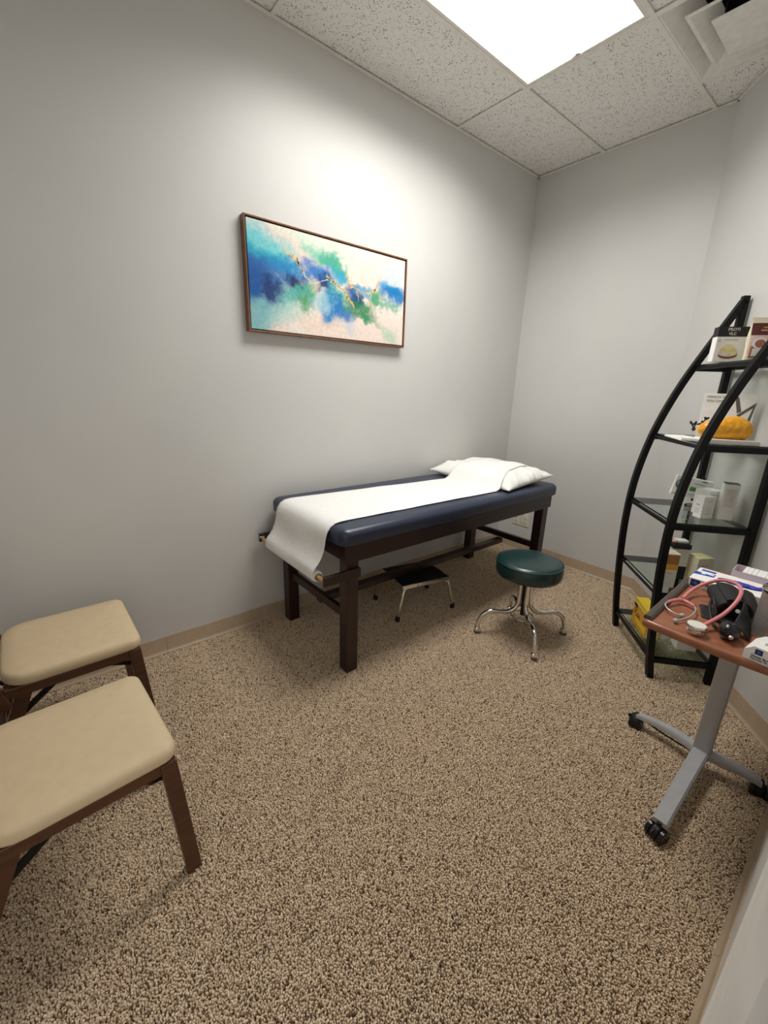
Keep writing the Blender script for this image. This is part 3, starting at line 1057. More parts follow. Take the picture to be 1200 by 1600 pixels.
# ------------------------------------------------------------------ folding chairs
def make_chair(label, loc, rz):
    t = thing('folding_chair', label, 'chair', loc, rz, 'folding chairs along the left')
    HW, YF, YR, ZT = 0.204, 0.197, -0.200, 0.468
    # cushioned seat: rounded slab, slightly narrower at the back, crowned
    m = MB()
    prof = [(-0.030, ZT - 0.046), (-0.006, ZT - 0.045), (0.0, ZT - 0.036), (-0.0005, ZT - 0.018), (-0.004, ZT - 0.008), (-0.012, ZT - 0.002), (-0.05, ZT + 0.001), (-0.11, ZT + 0.004), (-0.17, ZT + 0.005)]
    rings = []
    for off, z in prof:
        ring = []
        for ccx, ccy, a0, rc in ((1, 1, 0, 0.035), (-1, 1, 90, 0.035), (-1, -1, 180, 0.085), (1, -1, 270, 0.085)):
            rr = max(rc + off, 0.006)
            for k in range(7):
                a = R(a0 + k * 15)
                yy = (YF + YR) / 2 + ccy * ((YF - YR) / 2 + off - rr) + rr * math.sin(a)
                ww = HW + (-0.006 if yy > 0 else -0.006 + 0.004 * yy / YR)
                xx = ccx * (ww + off - rr) + rr * math.cos(a)
                bow = 0.010 * (1 - (xx / HW) ** 2) if ccy > 0 else 0.0
                ring.append(Vector((xx, yy + bow, z)))
        rings.append(ring)
    m.quadstrip(rings)
    m.done('seat', 'beige', t, smooth=60)
    for s in (1, -1):
        x = s * (HW - 0.026)
        MB().bar((x, YF - 0.035, ZT - 0.064), (x, YR + 0.005, ZT - 0.064), 0.022, 0.036, bev=0.003).done('seat_rail', 'chair_wood', t)
        # front leg raked slightly forward
        MB().bar((x + s * 0.006, 0.172, ZT - 0.046), (x + s * 0.010, 0.200, 0.002), 0.026, 0.040, up=(0, 1, 0), bev=0.003).done('leg', 'chair_wood', t)
        # rear leg raked back
        MB().bar((x - s * 0.022, -0.135, ZT - 0.052), (x - s * 0.022, -0.300, 0.004), 0.022, 0.042, up=(0, 1, 0), bev=0.003).done('leg', 'chair_wood', t)
        # back upright, ends just below the seat
        MB().bar((x + s * 0.008, -0.205, 0.352), (x + s * 0.004, -0.320, 0.80), 0.024, 0.052, up=(0, 1, 0), bev=0.004).done('back_upright', 'chair_wood', t)
        # black folding stay: two straps meeting under the rail
        m = MB()
        xs = x - s * 0.016
        m.bar((xs, 0.165, 0.352), (xs, 0.020, 0.408), 0.005, 0.015, bev=0.001)
        m.bar((xs - s * 0.004, -0.005, 0.430), (xs - s * 0.004, -0.235, 0.250), 0.006, 0.020, bev=0.001)
        st_ = m.done('folding_stay', 'black_steel', t)
        MB().lathe([(0.006, -0.004), (0.006, 0.004)], 12, (xs, 0.02, 0.408), (0, R(90), 0)).done('rivet', 'steel', st_, smooth=40)
    # front and rear cross rails
    MB().bar((-HW + 0.04, YF - 0.045, ZT - 0.064), (HW - 0.04, YF - 0.045, ZT - 0.064), 0.020, 0.032, bev=0.003).done('cross_rail', 'chair_wood', t)
    MB().bar((-HW + 0.06, -0.245, 0.14), (HW - 0.06, -0.245, 0.14), 0.020, 0.026, bev=0.003).done('cross_rail', 'chair_wood', t)
    # curved backrest
    m = MB()
    rings = []
    for k in range(13):
        f = -1 + k / 6
        x = f * (HW - 0.012)
        y = -0.300 - 0.030 * (1 - f * f)
        rings.append([Vector((x, y + 0.010, 0.630)), Vector((x, y - 0.002, 0.628)), Vector((x, y - 0.050, 0.818)), Vector((x, y - 0.038, 0.822))])
    m.quadstrip(rings)
    m.done('backrest', 'beige', t, smooth=40)
    return t


make_chair('beige padded folding chair nearest the camera, cut by the left edge', (0.992, -3.272, 0), R(4.3))
make_chair('beige padded folding chair next to the left wall', (0.386, -3.240, 0), R(1.5))

# ------------------------------------------------------------------ etagere with curved front posts
EF = Vector((1.343, -0.614, 0))
EA = math.atan2(DY, DX)
EM = Matrix.Translation(EF) @ Matrix.Rotation(EA, 4, 'Z')


def LW(w, s, z):
    """etagere frame (w along the slanted wall, s towards it) to room"""
    return EM @ Vector((w, s, z))


EW, ED = 0.490, 0.266
et = thing('etagere', 'tall black shelf unit with curved front posts and glass shelves', 'shelf unit', EF, EA)
bow_pts = [(0.0, 0.0), (-0.030, 0.20), (-0.055, 0.45), (-0.069, 0.70), (-0.063, 0.92), (-0.034, 1.12), (0.008, 1.28), (0.070, 1.45), (0.140, 1.60), (0.205, 1.73), (0.262, 1.842)]
BP = [Vector((0, s, z)) for s, z in bow_pts]
bow_s, _ = catmull(BP, 6)


def bow_at(z):
    for a, b in zip(bow_s[:-1], bow_s[1:]):
        if a.z <= z <= b.z:
            return a.y + (b.y - a.y) * (z - a.z) / (b.z - a.z)
    return 0


PB = 0.029
for w in (0.0, EW):
    m = MB()
    rings = []
    for i, p in enumerate(bow_s):
        d = (bow_s[min(i + 1, len(bow_s) - 1)] - bow_s[max(i - 1, 0)]).normalized()
        nn = Vector((0, d.z, -d.y)) * (PB / 2)
        rings.append([Vector((w - PB / 2, 0, 0)) + p + nn, Vector((w + PB / 2, 0, 0)) + p + nn, Vector((w + PB / 2, 0, 0)) + p - nn, Vector((w - PB / 2, 0, 0)) + p - nn])
    rings[0] = [Vector((v.x, v.y, 0.0)) for v in rings[0]]
    m.quadstrip(rings)
    m.done('curved_post', 'black_steel', et, smooth=40)
    MB().box((w, ED, 0.932), (PB, PB, 1.864), bev=0.002).done('back_post', 'black_steel', et)
SH = [0.128, 0.478, 0.830, 1.192, 1.545]
for z in SH:
    sb = bow_at(z)
    for w in (0.0, EW):
        MB().box((w, (sb + ED) / 2, z - 0.0205), (0.020, ED - sb - 0.02, 0.024), bev=0.001).done('shelf_bar', 'black_steel', et)
    thin = z in (SH[1],)
    MB().box((EW / 2, sb + 0.004, z - 0.0175), (EW - 0.03, 0.014, 0.007 if thin else 0.016), bev=0.001).done('shelf_bar', 'black_steel', et)
    MB().box((EW / 2, ED, z - 0.0175), (EW - 0.03, 0.014, 0.016), bev=0.001).done('shelf_bar', 'black_steel', et)
    gl = MB().box((EW / 2, (sb + ED) / 2 + 0.004, z - 0.0042), (EW - 0.005, ED - sb - 0.022, 0.0083)).done('glass_shelf', 'glass', et)
    e = MB()
    y0, y1 = sb + 0.0145, ED - 0.0065
    e.box((EW / 2, y0, z - 0.0042), (EW - 0.005, 0.0012, 0.0080))
    e.box((EW - 0.0025, (y0 + y1) / 2, z - 0.0042), (0.0012, y1 - y0, 0.0080))
    e.box((0.0025, (y0 + y1) / 2, z - 0.0042), (0.0012, y1 - y0, 0.0080))
    e.done('glass_edge', 'glass_edge', gl)

# ------------------------------------------------------------------ cartons and their print
FACE = {
    'front': lambda dx, dy, dz: Matrix.Translation((-dx / 2, -dy / 2, 0)) @ Matrix(((1, 0, 0, 0), (0, 0, -1, 0), (0, 1, 0, 0), (0, 0, 0, 1))),
    'right': lambda dx, dy, dz: Matrix.Translation((dx / 2, -dy / 2, 0)) @ Matrix(((0, 0, 1, 0), (1, 0, 0, 0), (0, 1, 0, 0), (0, 0, 0, 1))),
    'top': lambda dx, dy, dz: Matrix.Translation((-dx / 2, -dy / 2, dz)),
    'left': lambda dx, dy, dz: Matrix.Translation((-dx / 2, dy / 2, 0)) @ Matrix(((0, 0, -1, 0), (-1, 0, 0, 0), (0, 1, 0, 0), (0, 0, 0, 1))),
}


LAYER = {}


def on_face(root, size, face, kind, *a, parent=None):
    """print on a carton face; (u, v) are metres from the face's lower left corner"""
    n_ = LAYER[(root, face)] = LAYER.get((root, face), -1) + 1
    mt = FACE[face](*size) @ Matrix.Translation((0, 0, 0.00012 * n_))
    if kind == 'rect':
        u0, v0, u1, v1, col = a
        m = MB().box(((u0 + u1) / 2, (v0 + v1) / 2, 0.0001), (u1 - u0, v1 - v0, 0.0005))
        name = 'printed_panel'
    elif kind == 'oval':
        u0, v0, u1, v1, col = a
        m = MB().lathe([(0.5, -0.0001), (0.5, 0.0005)], 20)
        bmesh.ops.scale(m.bm, vec=(u1 - u0, v1 - v0, 1), verts=m.bm.verts)
        bmesh.ops.translate(m.bm, vec=((u0 + u1) / 2, (v0 + v1) / 2, 0.0001), verts=m.bm.verts)
        name = 'printed_panel'
    elif kind == 'poly':
        pts, lift, col = a
        m = MB().poly(pts, -0.0001, 0.0004 + lift)
        name = 'printed_panel'
    else:                                         # text
        body, u, v, size_, col = a[:5]
        me = text_mesh(body, size_, 'LEFT', a[5] if len(a) > 5 else 0.0)
        me.transform(mt @ Matrix.Translation((u, v, 0.0006)))
        return mesh_obj('lettering', me, col, parent or root)
    bmesh.ops.transform(m.bm, matrix=mt, verts=m.bm.verts)
    return m.done(name, col, parent or root)


def carton(name, label, cat, pos, size, yaw=0.0, col='white', prints=(), group=None, base=EA, tilt=None):
    t = thing(name, label, cat, pos, base + R(yaw), group)
    dx, dy, dz = size
    MB().box((0, 0, dz / 2), size, bev=0.0012, seg=1).done('carton', col, t)
    for p in prints:
        on_face(t, size, *p)
    if tilt:
        t.rotation_euler = (tilt[0], tilt[1], base + R(yaw))
    return t


def lines(face, u, v, w, n, dv, col='grey', h=0.0016):
    out = []
    for k in range(n):
        ww = w * (0.6 + 0.4 * random.random())
        out.append((face, 'rect', u, v - k * dv, u + ww, v - k * dv + h, col))
    return out


z1, z2, z3, z4, z5 = SH[4], SH[3], SH[2], SH[1], SH[0]
SG = 'packages on the curved shelf unit'
# --- top shelf
pbx = (0.045, 0.136, 0.150)
carton('food_box', 'white food box with black top band reading PROTI VLC on the top shelf', 'box', LW(0.205, 0.142, z1), pbx, -4, 'white', [
    ('right', 'rect', 0.0, 0.108, 0.136, 0.150, 'blackp'), ('top', 'rect', 0, 0, 0.045, 0.136, 'blackp'), ('front', 'rect', 0, 0.108, 0.045, 0.150, 'blackp'),
    ('right', 'text', 'PROTI', 0.036, 0.138, 0.017, 'offwhite', 0.0003), ('right', 'text', 'VLC', 0.042, 0.120, 0.017, 'offwhite', 0.0003),
    ('right', 'rect', 0.030, 0.094, 0.085, 0.0965, 'grey'), ('right', 'oval', 0.004, 0.084, 0.018, 0.100, 'palegreen'),
    ('right', 'oval', 0.018, 0.014, 0.094, 0.046, 'choc'), ('right', 'oval', 0.016, 0.022, 0.094, 0.052, 'blush'),
    ('right', 'oval', 0.020, 0.034, 0.056, 0.064, 'butter'), ('right', 'oval', 0.048, 0.036, 0.088, 0.062, 'butter'), ('right', 'oval', 0.034, 0.050, 0.072, 0.078, 'lemon'),
    ('right', 'oval', 0.030, 0.026, 0.060, 0.046, 'cream'), ('right', 'oval', 0.062, 0.028, 0.090, 0.044, 'lemon')], SG)
# stand-up pouch: pillow-shaped bag
pp = thing('drink_pouch', 'brown and cream cocoa drink pouch on the top shelf', 'pouch', LW(0.30, 0.214, z1), EA + R(-6), SG)
m = MB()
rings = []
for k in range(13):
    f = k / 12
    th = 0.030 * math.sin(math.pi * min(1, 0.12 + 0.88 * f)) ** 0.8 * (1 - f * 0.75) + 0.001
    wd = 0.058 - 0.002 * math.sin(f * 9)
    rings.append([Vector((th * math.cos(a) * (0.9), wd * (abs(math.sin(a)) ** 0.5) * (1 if math.sin(a) >= 0 else -1), f * 0.178)) for a in [2 * math.pi * q / 20 for q in range(20)]])
m.quadstrip(rings)
pouch = m.done('bag', 'cream', pp, smooth=60)


def pouch_patch(u0, v0, u1, v1, col, oval=False):
    m2 = MB()
    nu, nv = 8, 8
    rows = []
    for i in range(nu + 1):
        row = []
        for j in range(nv + 1):
            uu, vv = -1 + 2 * i / nu, -1 + 2 * j / nv
            if oval:
                uu, vv = uu * math.sqrt(1 - vv * vv / 2), vv * math.sqrt(1 - uu * uu / 2)
            u = (u0 + u1) / 2 + uu * (u1 - u0) / 2
            v = (v0 + v1) / 2 + vv * (v1 - v0) / 2
            f = v / 0.178
            th = 0.030 * math.sin(math.pi * min(1, 0.12 + 0.88 * f)) ** 0.8 * (1 - f * 0.75) + 0.001
            wd = 0.058 - 0.002 * math.sin(f * 9)
            sn = max(-1, min(1, u / wd))
            sn = (abs(sn) ** 2) * (1 if sn >= 0 else -1)
            row.append(Vector((th * math.sqrt(max(0, 1 - sn * sn)) * 0.9 + 0.0008 + PL[0], u, v)))
        rows.append(row)
    PL[0] += 0.0003
    m2.quadstrip(rows, False, False, False)
    o = m2.done('printed_panel', col, pp, smooth=180)
    return o


PL = [0.0]
pouch_patch(-0.052, 0.105, 0.052, 0.155, 'brown')
pouch_patch(-0.052, 0.028, 0.052, 0.105, 'blush')
pouch_patch(-0.045, 0.012, -0.005, 0.060, 'cocoa')
pouch_patch(-0.038, 0.020, 0.010, 0.050, 'white')
pouch_patch(-0.042, 0.048, 0.012, 0.094, 'white', True)
pouch_patch(-0.034, 0.054, 0.006, 0.088, 'cocoa', True)
pouch_patch(-0.020, 0.122, 0.024, 0.128, 'tan2')
pouch_patch(-0.012, 0.134, 0.016, 0.139, 'tan2')
# --- second shelf: question card, yellow fat replica, dark ornament, booklet
sg = thing('display_card', 'white card asking WHICH WOULD YOU CHOOSE behind the yellow lump', 'sign', LW(0.245, 0.178, z2), EA + R(-30))
cs = (0.004, 0.198, 0.212)
MB().box((0, 0, 0.106), cs, bev=0.0006, seg=1).done('card', 'white', sg)
on_face(sg, cs, 'right', 'text', 'WHICH WOULD', 0.010, 0.196, 0.0155, 'dgrey')
on_face(sg, cs, 'right', 'text', 'YOU CHOOSE?', 0.010, 0.178, 0.0155, 'dgrey')
on_face(sg, cs, 'right', 'poly', [(0.116, 0.198), (0.130, 0.198), (0.150, 0.135), (0.136, 0.125)], 0.0, 'dgrey')
on_face(sg, cs, 'right', 'poly', [(0.136, 0.118), (0.196, 0.176), (0.196, 0.160), (0.146, 0.110)], 0.0, 'dgrey')
on_face(sg, cs, 'right', 'poly', [(0.172, 0.06), (0.186, 0.06), (0.197, 0.178), (0.190, 0.160)], 0.0, 'dgrey')
bt = thing('booklet', 'thin white booklet lying at the front of the second shelf', 'booklet', LW(0.285, -0.005, z2), EA + R(-6), SG)
MB().box((0, 0, 0.004), (0.215, 0.085, 0.008), bev=0.001, seg=1).done('pages', 'white', bt)
MB().box((-0.004, 0.002, 0.0095), (0.210, 0.082, 0.003), rot=(0, R(-0.8), 0.03), bev=0.0006, seg=1).done('cover', 'white', bt)
MB().box((0.07, -0.028, 0.0127), (0.05, 0.004, 0.0004)).done('printed_panel', 'grey', bt)
bs = MB().box((0, 0, 0.009), (0.120, 0.205, 0.018), bev=0.0012, seg=1).done('white_slab', 'offwhite')
solo(bs, 'flat white slab under the yellow fat model', 'stand', LW(0.400, 0.118, z2), EA + R(-8))
m = MB()
rings = []
for i in range(33):
    f = -1 + 2 * i / 32
    f = max(-0.999, min(0.999, f))
    e = (1 - abs(f) ** 3.4) ** 0.5
    hump = 0.80 + 0.24 * math.exp(-((f - 0.32) / 0.5) ** 2)
    ring = []
    for k in range(28):
        a = 2 * math.pi * k / 28
        dv = Vector((math.cos(a), f * 2.0, math.sin(a)))
        j = 1 + 0.09 * noise.noise(dv * 1.6 + Vector((3, 1, 0))) + 0.06 * noise.noise(dv * 4.2) + 0.03 * noise.noise(dv * 9)
        x = math.cos(a) * 0.048 * e * j
        z = math.sin(a) * 0.053 * e * hump * j
        ring.append(Vector((x, f * 0.105, max(0.0, z + 0.044 * min(1, hump)))))
    rings.append(ring)
m.quadstrip(rings)
solo(m.done('fat_model', 'fat', smooth=180), 'bumpy yellow-orange lump model of body fat on the second shelf', 'model', LW(0.385, 0.112, z2 + 0.018), EA + R(-10))
om = thing('branching_ornament', 'small dark branching ornament with knobby tips left of the yellow lump', 'ornament', LW(0.300, 0.022, z2 + 0.0125), EA)
m = MB()
m.tube([(0, 0, 0.0), (0, 0.001, 0.018), (0, 0.003, 0.030)], 0.0012, 8, 3)
m.done('stem', 'steel', om, smooth=60)
m = MB()
m.sphere((0, 0.004, 0.036), 0.0085, 10)
for a, b in (((0, 0.004, 0.040), (0, -0.010, 0.062)), ((0, 0.004, 0.040), (0, 0.008, 0.066)), ((0, -0.004, 0.058), (0, 0.022, 0.060)), ((0, 0.022, 0.060), (0, 0.034, 0.064)), ((0, 0.034, 0.064), (0, 0.046, 0.084))):
    m.tube([a, b], 0.0030, 8)
for p, r in (((0, -0.012, 0.064), 0.0062), ((0, -0.015, 0.070), 0.004), ((0, 0.008, 0.068), 0.0052), ((0, 0.001, 0.060), 0.0055), ((0, 0.024, 0.061), 0.0048), ((0, 0.034, 0.066), 0.0052), ((0, 0.032, 0.073), 0.004),
             ((0, 0.047, 0.086), 0.0072), ((0, 0.055, 0.089), 0.005), ((0, 0.041, 0.090), 0.0045)):
    m.sphere(p, r, 10)
m.done('branches', 'blackp', om, smooth=60)
m = MB().sphere((0.006, 0.006, 0.041), 0.0035, 8).done('red_tip', 'maroon', om, smooth=60)
# --- third shelf
s1 = (0.048, 0.060, 0.106)
carton('small_white_box', 'small white lettered box standing at the front of the third shelf', 'box', LW(0.350, 0.128, z3), s1, 14, 'white',
       [('right', 'rect', 0.018, 0.086, 0.046, 0.088, 'grey'), ('right', 'rect', 0.022, 0.078, 0.042, 0.0795, 'grey'), ('right', 'rect', 0.030, 0.060, 0.034, 0.064, 'grey'), ('right', 'rect', 0.018, 0.050, 0.044, 0.0515, 'grey'),
        ('right', 'rect', 0.020, 0.040, 0.042, 0.0415, 'grey'), ('right', 'rect', 0.016, 0.024, 0.046, 0.026, 'grey'), ('front', 'rect', 0.008, 0.060, 0.028, 0.066, 'grey')] + lines('front', 0.006, 0.044, 0.034, 4, 0.007), SG)
s2 = (0.074, 0.084, 0.122)
carton('white_box', 'plain white square box behind the small lettered box on the third shelf', 'box', LW(0.268, 0.178, z3), s2, 24, 'white', [('right', 'rect', 0.010, 0.012, 0.074, 0.108, 'offwhite')], SG)
s3 = (0.060, 0.058, 0.172)
carton('tall_box', 'tall white carton with dark green top on the third shelf', 'box', LW(0.343, 0.222, z3), s3, -18, 'white',
       [('top', 'rect', 0, 0, 0.060, 0.058, 'bgreen'), ('right', 'rect', 0.010, 0.062, 0.050, 0.150, 'offwhite')] + lines('right', 0.016, 0.142, 0.026, 3, 0.008) + lines('right', 0.030, 0.110, 0.016, 3, 0.008), SG)
s5 = (0.085, 0.080, 0.040)
carton('flat_carton', 'flat grey carton with black stripe under the green-striped package', 'box', LW(0.200, 0.122, z3), s5, 12, 'grey', [('right', 'rect', 0, 0.024, 0.08, 0.040, 'blackp'), ('right', 'rect', 0.012, 0.030, 0.05, 0.034, 'offwhite')], SG)
s4 = (0.022, 0.176, 0.104)
gp = carton('green_package', 'white package with green stripe leaning at the back of the third shelf', 'package', LW(0.110, 0.168, z3 + 0.044), s4, -6, 'white',
            [('right', 'rect', 0.078, 0.036, 0.150, 0.058, 'green'), ('right', 'oval', 0.006, 0.034, 0.060, 0.090, 'ink'), ('right', 'oval', 0.009, 0.040, 0.061, 0.091, 'teal'), ('right', 'oval', 0.016, 0.050, 0.054, 0.088, 'palegreen'),
             ('right', 'rect', 0.086, 0.076, 0.140, 0.080, 'grey'), ('right', 'rect', 0.120, 0.092, 0.146, 0.097, 'dgrey'), ('right', 'rect', 0.006, 0.006, 0.044, 0.011, 'grey'), ('right', 'rect', 0.078, 0.018, 0.140, 0.021, 'grey')], SG, tilt=(R(-9), 0))
m = MB().tube([(0, 0.028, 0.104), (0, 0.030, 0.116), (0, 0.038, 0.120), (0, 0.044, 0.104)], 0.0022, 8, 4).done('hang_loop', 'blackp', gp, smooth=60)
# --- fourth shelf
s6 = (0.062, 0.062, 0.176)
carton('tan_box', 'upright box with brown upper half on the fourth shelf', 'box', LW(0.388, 0.014, z4), s6, 0, 'cream',
       [('right', 'rect', 0.006, 0.094, 0.060, 0.170, 'tan'), ('right', 'rect', 0.006, 0.094, 0.060, 0.122, 'tan2'), ('right', 'rect', 0.006, 0.098, 0.060, 0.118, 'amber'), ('right', 'rect', 0, 0.0, 0.062, 0.070, 'offwhite'), ('front', 'rect', 0, 0.1, 0.062, 0.108, 'dgrey'),
        ('right', 'rect', 0.012, 0.074, 0.04, 0.078, 'tan2')], SG)
s7 = (0.080, 0.078, 0.165)
carton('lidded_box', 'grey box with black lid behind the tan box on the fourth shelf', 'box', LW(0.262, 0.104, z4), s7, 0, 'offwhite', [('right', 'rect', 0, 0, 0.078, 0.072, 'blackp'), ('front', 'rect', 0, 0, 0.08, 0.072, 'blackp')], SG)
lid = MB().box((0, 0, 0.012), (0.086, 0.084, 0.024), bev=0.002, seg=1).done('black_tray', 'blackp')
solo(lid, 'shallow black tray on top of the grey box, fourth shelf', 'tray', LW(0.262, 0.104, z4 + 0.165), EA)
pk = thing('pink_packet', 'small pink and white packet on the black tray', 'packet', LW(0.270, 0.092, z4 + 0.189), EA, SG)
MB().sphere((0.012, -0.018, 0.010), 0.012, 14, (1.0, 1.2, 0.8)).done('pink_end', 'pinkp', pk, smooth=180)
MB().box((-0.004, 0.018, 0.009), (0.045, 0.055, 0.018), bev=0.006).done('wrap', 'offwhite', pk, smooth=50)
s8 = (0.078, 0.088, 0.132)
carton('cream_box', 'cream carton with pale yellow top beside the glove box, on the fourth shelf', 'box', LW(0.285, 0.205, z4), s8, 17, 'cream', [('top', 'rect', 0.0, 0, 0.078, 0.088, 'creamtop'), ('right', 'rect', 0.0, 0.0, 0.088, 0.112, 'offwhite'), ('right', 'rect', 0.014, 0.088, 0.06, 0.094, 'tan2'),
       ('top', 'rect', 0.02, 0.03, 0.05, 0.034, 'tan2')], SG)
# --- bottom shelf
s9 = (0.205, 0.066, 0.145)
yb = carton('yellow_box', 'yellow carton with black script at the bottom of the shelf unit', 'box', LW(0.226, 0.052, z5), s9, -3, 'yellow',
            [('front', 'rect', 0.0, 0.0, 0.205, 0.118, 'amber'), ('front', 'rect', 0.0, 0.118, 0.205, 0.124, 'cream'), ('front', 'rect', 0.0, 0.100, 0.050, 0.116, 'blackp'), ('front', 'rect', 0.05, 0.02, 0.2, 0.045, 'yellow'),
             ('right', 'rect', 0.004, 0.0, 0.062, 0.09, 'cream')], SG)
scr = MB()
stroke = [(0.020, 0.052), (0.030, 0.092), (0.046, 0.098), (0.048, 0.082), (0.034, 0.074), (0.050, 0.056), (0.062, 0.052), (0.070, 0.074), (0.078, 0.070), (0.074, 0.054), (0.084, 0.056), (0.094, 0.074), (0.098, 0.056), (0.112, 0.060)]
scr.tube([(u - 0.1025, -0.0332, v) for u, v in stroke], 0.0030, 8, 6, flat=(0.0030, 0.0030))
bmesh.ops.scale(scr.bm, vec=(1, 0.05, 1), space=Matrix.Translation((0, 0.0334, 0)), verts=scr.bm.verts)
scr.done('script_stroke', 'blackp', yb, smooth=60)
s10 = (0.082, 0.090, 0.055)
carton('low_white_box', 'low white carton on the bottom glass shelf under the cart top', 'box', LW(0.362, 0.188, z5), s10, -6, 'white', [('front', 'rect', 0.01, 0.03, 0.02, 0.04, 'dgrey')], SG)
s11 = (0.046, 0.046, 0.232)
carton('slim_carton', 'slim white carton with maroon band, only its top showing above the cart grip', 'box', LW(0.290, 0.118, z5), s11, 10, 'white', [('right', 'rect', 0, 0.19, 0.046, 0.216, 'maroon'), ('front', 'rect', 0, 0.19, 0.046, 0.216, 'maroon')], SG)

# ------------------------------------------------------------------ rolling cart
CT = 0.720
CC = Vector((1.989, -1.433, 0))
ca = thing('rolling_cart', 'cherry topped rolling cart on silver T base with black casters', 'cart', CC)
yaw = R(1.7)


def CP(x, y, z):
    return Matrix.Translation((1.808, -1.852, 0)) @ Matrix.Rotation(yaw, 4, 'Z') @ Vector((x, y, z))


# top: slightly bowed front, rounded edge
m = MB()
out = []
LX, LY = 0.385, 0.668
for k in range(9):
    f = k / 8
    out.append((0.016 + f * (LX - 0.032), -0.010 * math.sin(math.pi * f) + 0.0))
corner = [(LX - 0.004, 0.006), (LX, 0.02), (LX, LY - 0.02), (LX - 0.006, LY - 0.006), (LX - 0.02, LY), (0.02, LY), (0.006, LY - 0.006), (0.0, LY - 0.02), (0.0, 0.02), (0.004, 0.006)]
out += corner
ccx, ccy = LX / 2, LY / 2
rings = []
for off, z in ((0.010, CT - 0.026), (0.002, CT - 0.024), (0.0, CT - 0.018), (0.0, CT - 0.007), (0.003, CT - 0.002), (0.009, CT)):
    ring = []
    for x, y in out:
        d = Vector((x - ccx, y - ccy))
        ring.append(CP(ccx + (abs(d.x) - off) * (1 if d.x > 0 else -1), ccy + (abs(d.y) - off) * (1 if d.y > 0 else -1), z))
    rings.append(ring)
m.quadstrip(rings)
m.done('cart_top', 'cherry', ca, True, smooth=50)
m = MB()
rings = []
for k in range(2):
    y = 0.012 if k == 0 else 0.452
    rings.append([CP(0.002 + x, y, CT + z) for x, z in ((0, 0), (0.024, 0), (0.024, 0.006), (0.018, 0.012), (0.006, 0.012), (0, 0.007))])
m.quadstrip(rings)
m.done('grip_strip', 'grip', ca, True, smooth=30)
MB().box((CC.x, CC.y, 0.392), (0.056, 0.040, 0.604), bev=0.006, seg=3).done('column', 'silver', ca, True, smooth=40)
MB().box((CC.x, CC.y, CT - 0.030), (0.20, 0.12, 0.008), bev=0.002).done('top_bracket', 'silver', ca, True)


def arm(end, w0, w1, name='base_arm', rise=0.095, zend=0.070, sag=0.0, n=14, lat=0.0):
    m = MB()
    a = CC.copy()
    e = Vector((end[0], end[1], 0))
    d = (e - a).normalized()
    s = Vector((-d.y, d.x, 0))
    rings = []
    for k in range(n + 1):
        f = k / n
        p = a + (e - a) * f + s * lat * math.sin(math.pi * f)
        zt = rise + (zend - rise) * f ** 2.0
        w = (w0 + (w1 - w0) * f) / 2
        h = 0.030 - 0.012 * f
        rings.append([p + s * w * 0.75 + Vector((0, 0, zt)), p + s * w + Vector((0, 0, zt - 0.007)), p + s * w + Vector((0, 0, zt - h)), p - s * w + Vector((0, 0, zt - h)),
                      p - s * w + Vector((0, 0, zt - 0.007)), p - s * w * 0.75 + Vector((0, 0, zt))])
    m.quadstrip(rings)
    return m.done(name, 'silver', ca, True, smooth=35)


def caster(end, d):
    """twin-wheel caster with a hood"""
    d = Vector((d[0], d[1], 0)).normalized()
    s = Vector((-d.y, d.x, 0))
    rotw = Vector((0, 0, 1)).rotation_difference(s).to_matrix().to_4x4()
    c = Vector((end[0], end[1], 0.027))
    h = MB()
    h.lathe([(0.004, -0.012), (0.024, -0.012), (0.0275, -0.008), (0.0275, 0.008), (0.024, 0.012), (0.004, 0.012)], 20, c + Vector((0, 0, 0.003)), rotw)
    h.lathe([(0.007, 0.0), (0.007, 0.032)], 12, c + Vector((0, 0, 0.012)))
    h.box(c + d * 0.026 + Vector((0, 0, 0.018)), (0.012, 0.016, 0.005), rotw, bev=0.001)
    hood = h.done('caster_hood', 'black', ca, True, smooth=40)
    for sg_ in (1, -1):
        MB().lathe([(0.005, -0.008), (0.022, -0.008), (0.0262, -0.005), (0.0262, 0.005), (0.021, 0.008), (0.005, 0.006)], 22, c + s * (0.020 * sg_), rotw).done('wheel', 'black_gloss', hood, True, smooth=40)


E1, E2, E3 = (1.752, -1.398), (1.990, -1.862), (2.165, -1.392)
arm(E1, 0.040, 0.030, lat=-0.012)
arm(E3, 0.044, 0.038)
arm(E2, 0.052, 0.046, rise=0.100, zend=0.076)
caster(E1, (-1, -0.2))
caster(E2, (-0.3, -1))
caster(E3, (0.2, -1))
for a_, b_ in ((E1, 0.62), (E3, 0.75)):
    e = Vector((a_[0], a_[1], 0))
    d = (e - CC)
    MB().tube([CC + Vector((0, 0, 0.058)), CC + d * 0.5 + Vector((0, 0, 0.052)), CC + d * 0.9 + Vector((0, 0, 0.055))], 0.0035, 8, 4).done('brace_rod', 'black', ca, True, smooth=60)

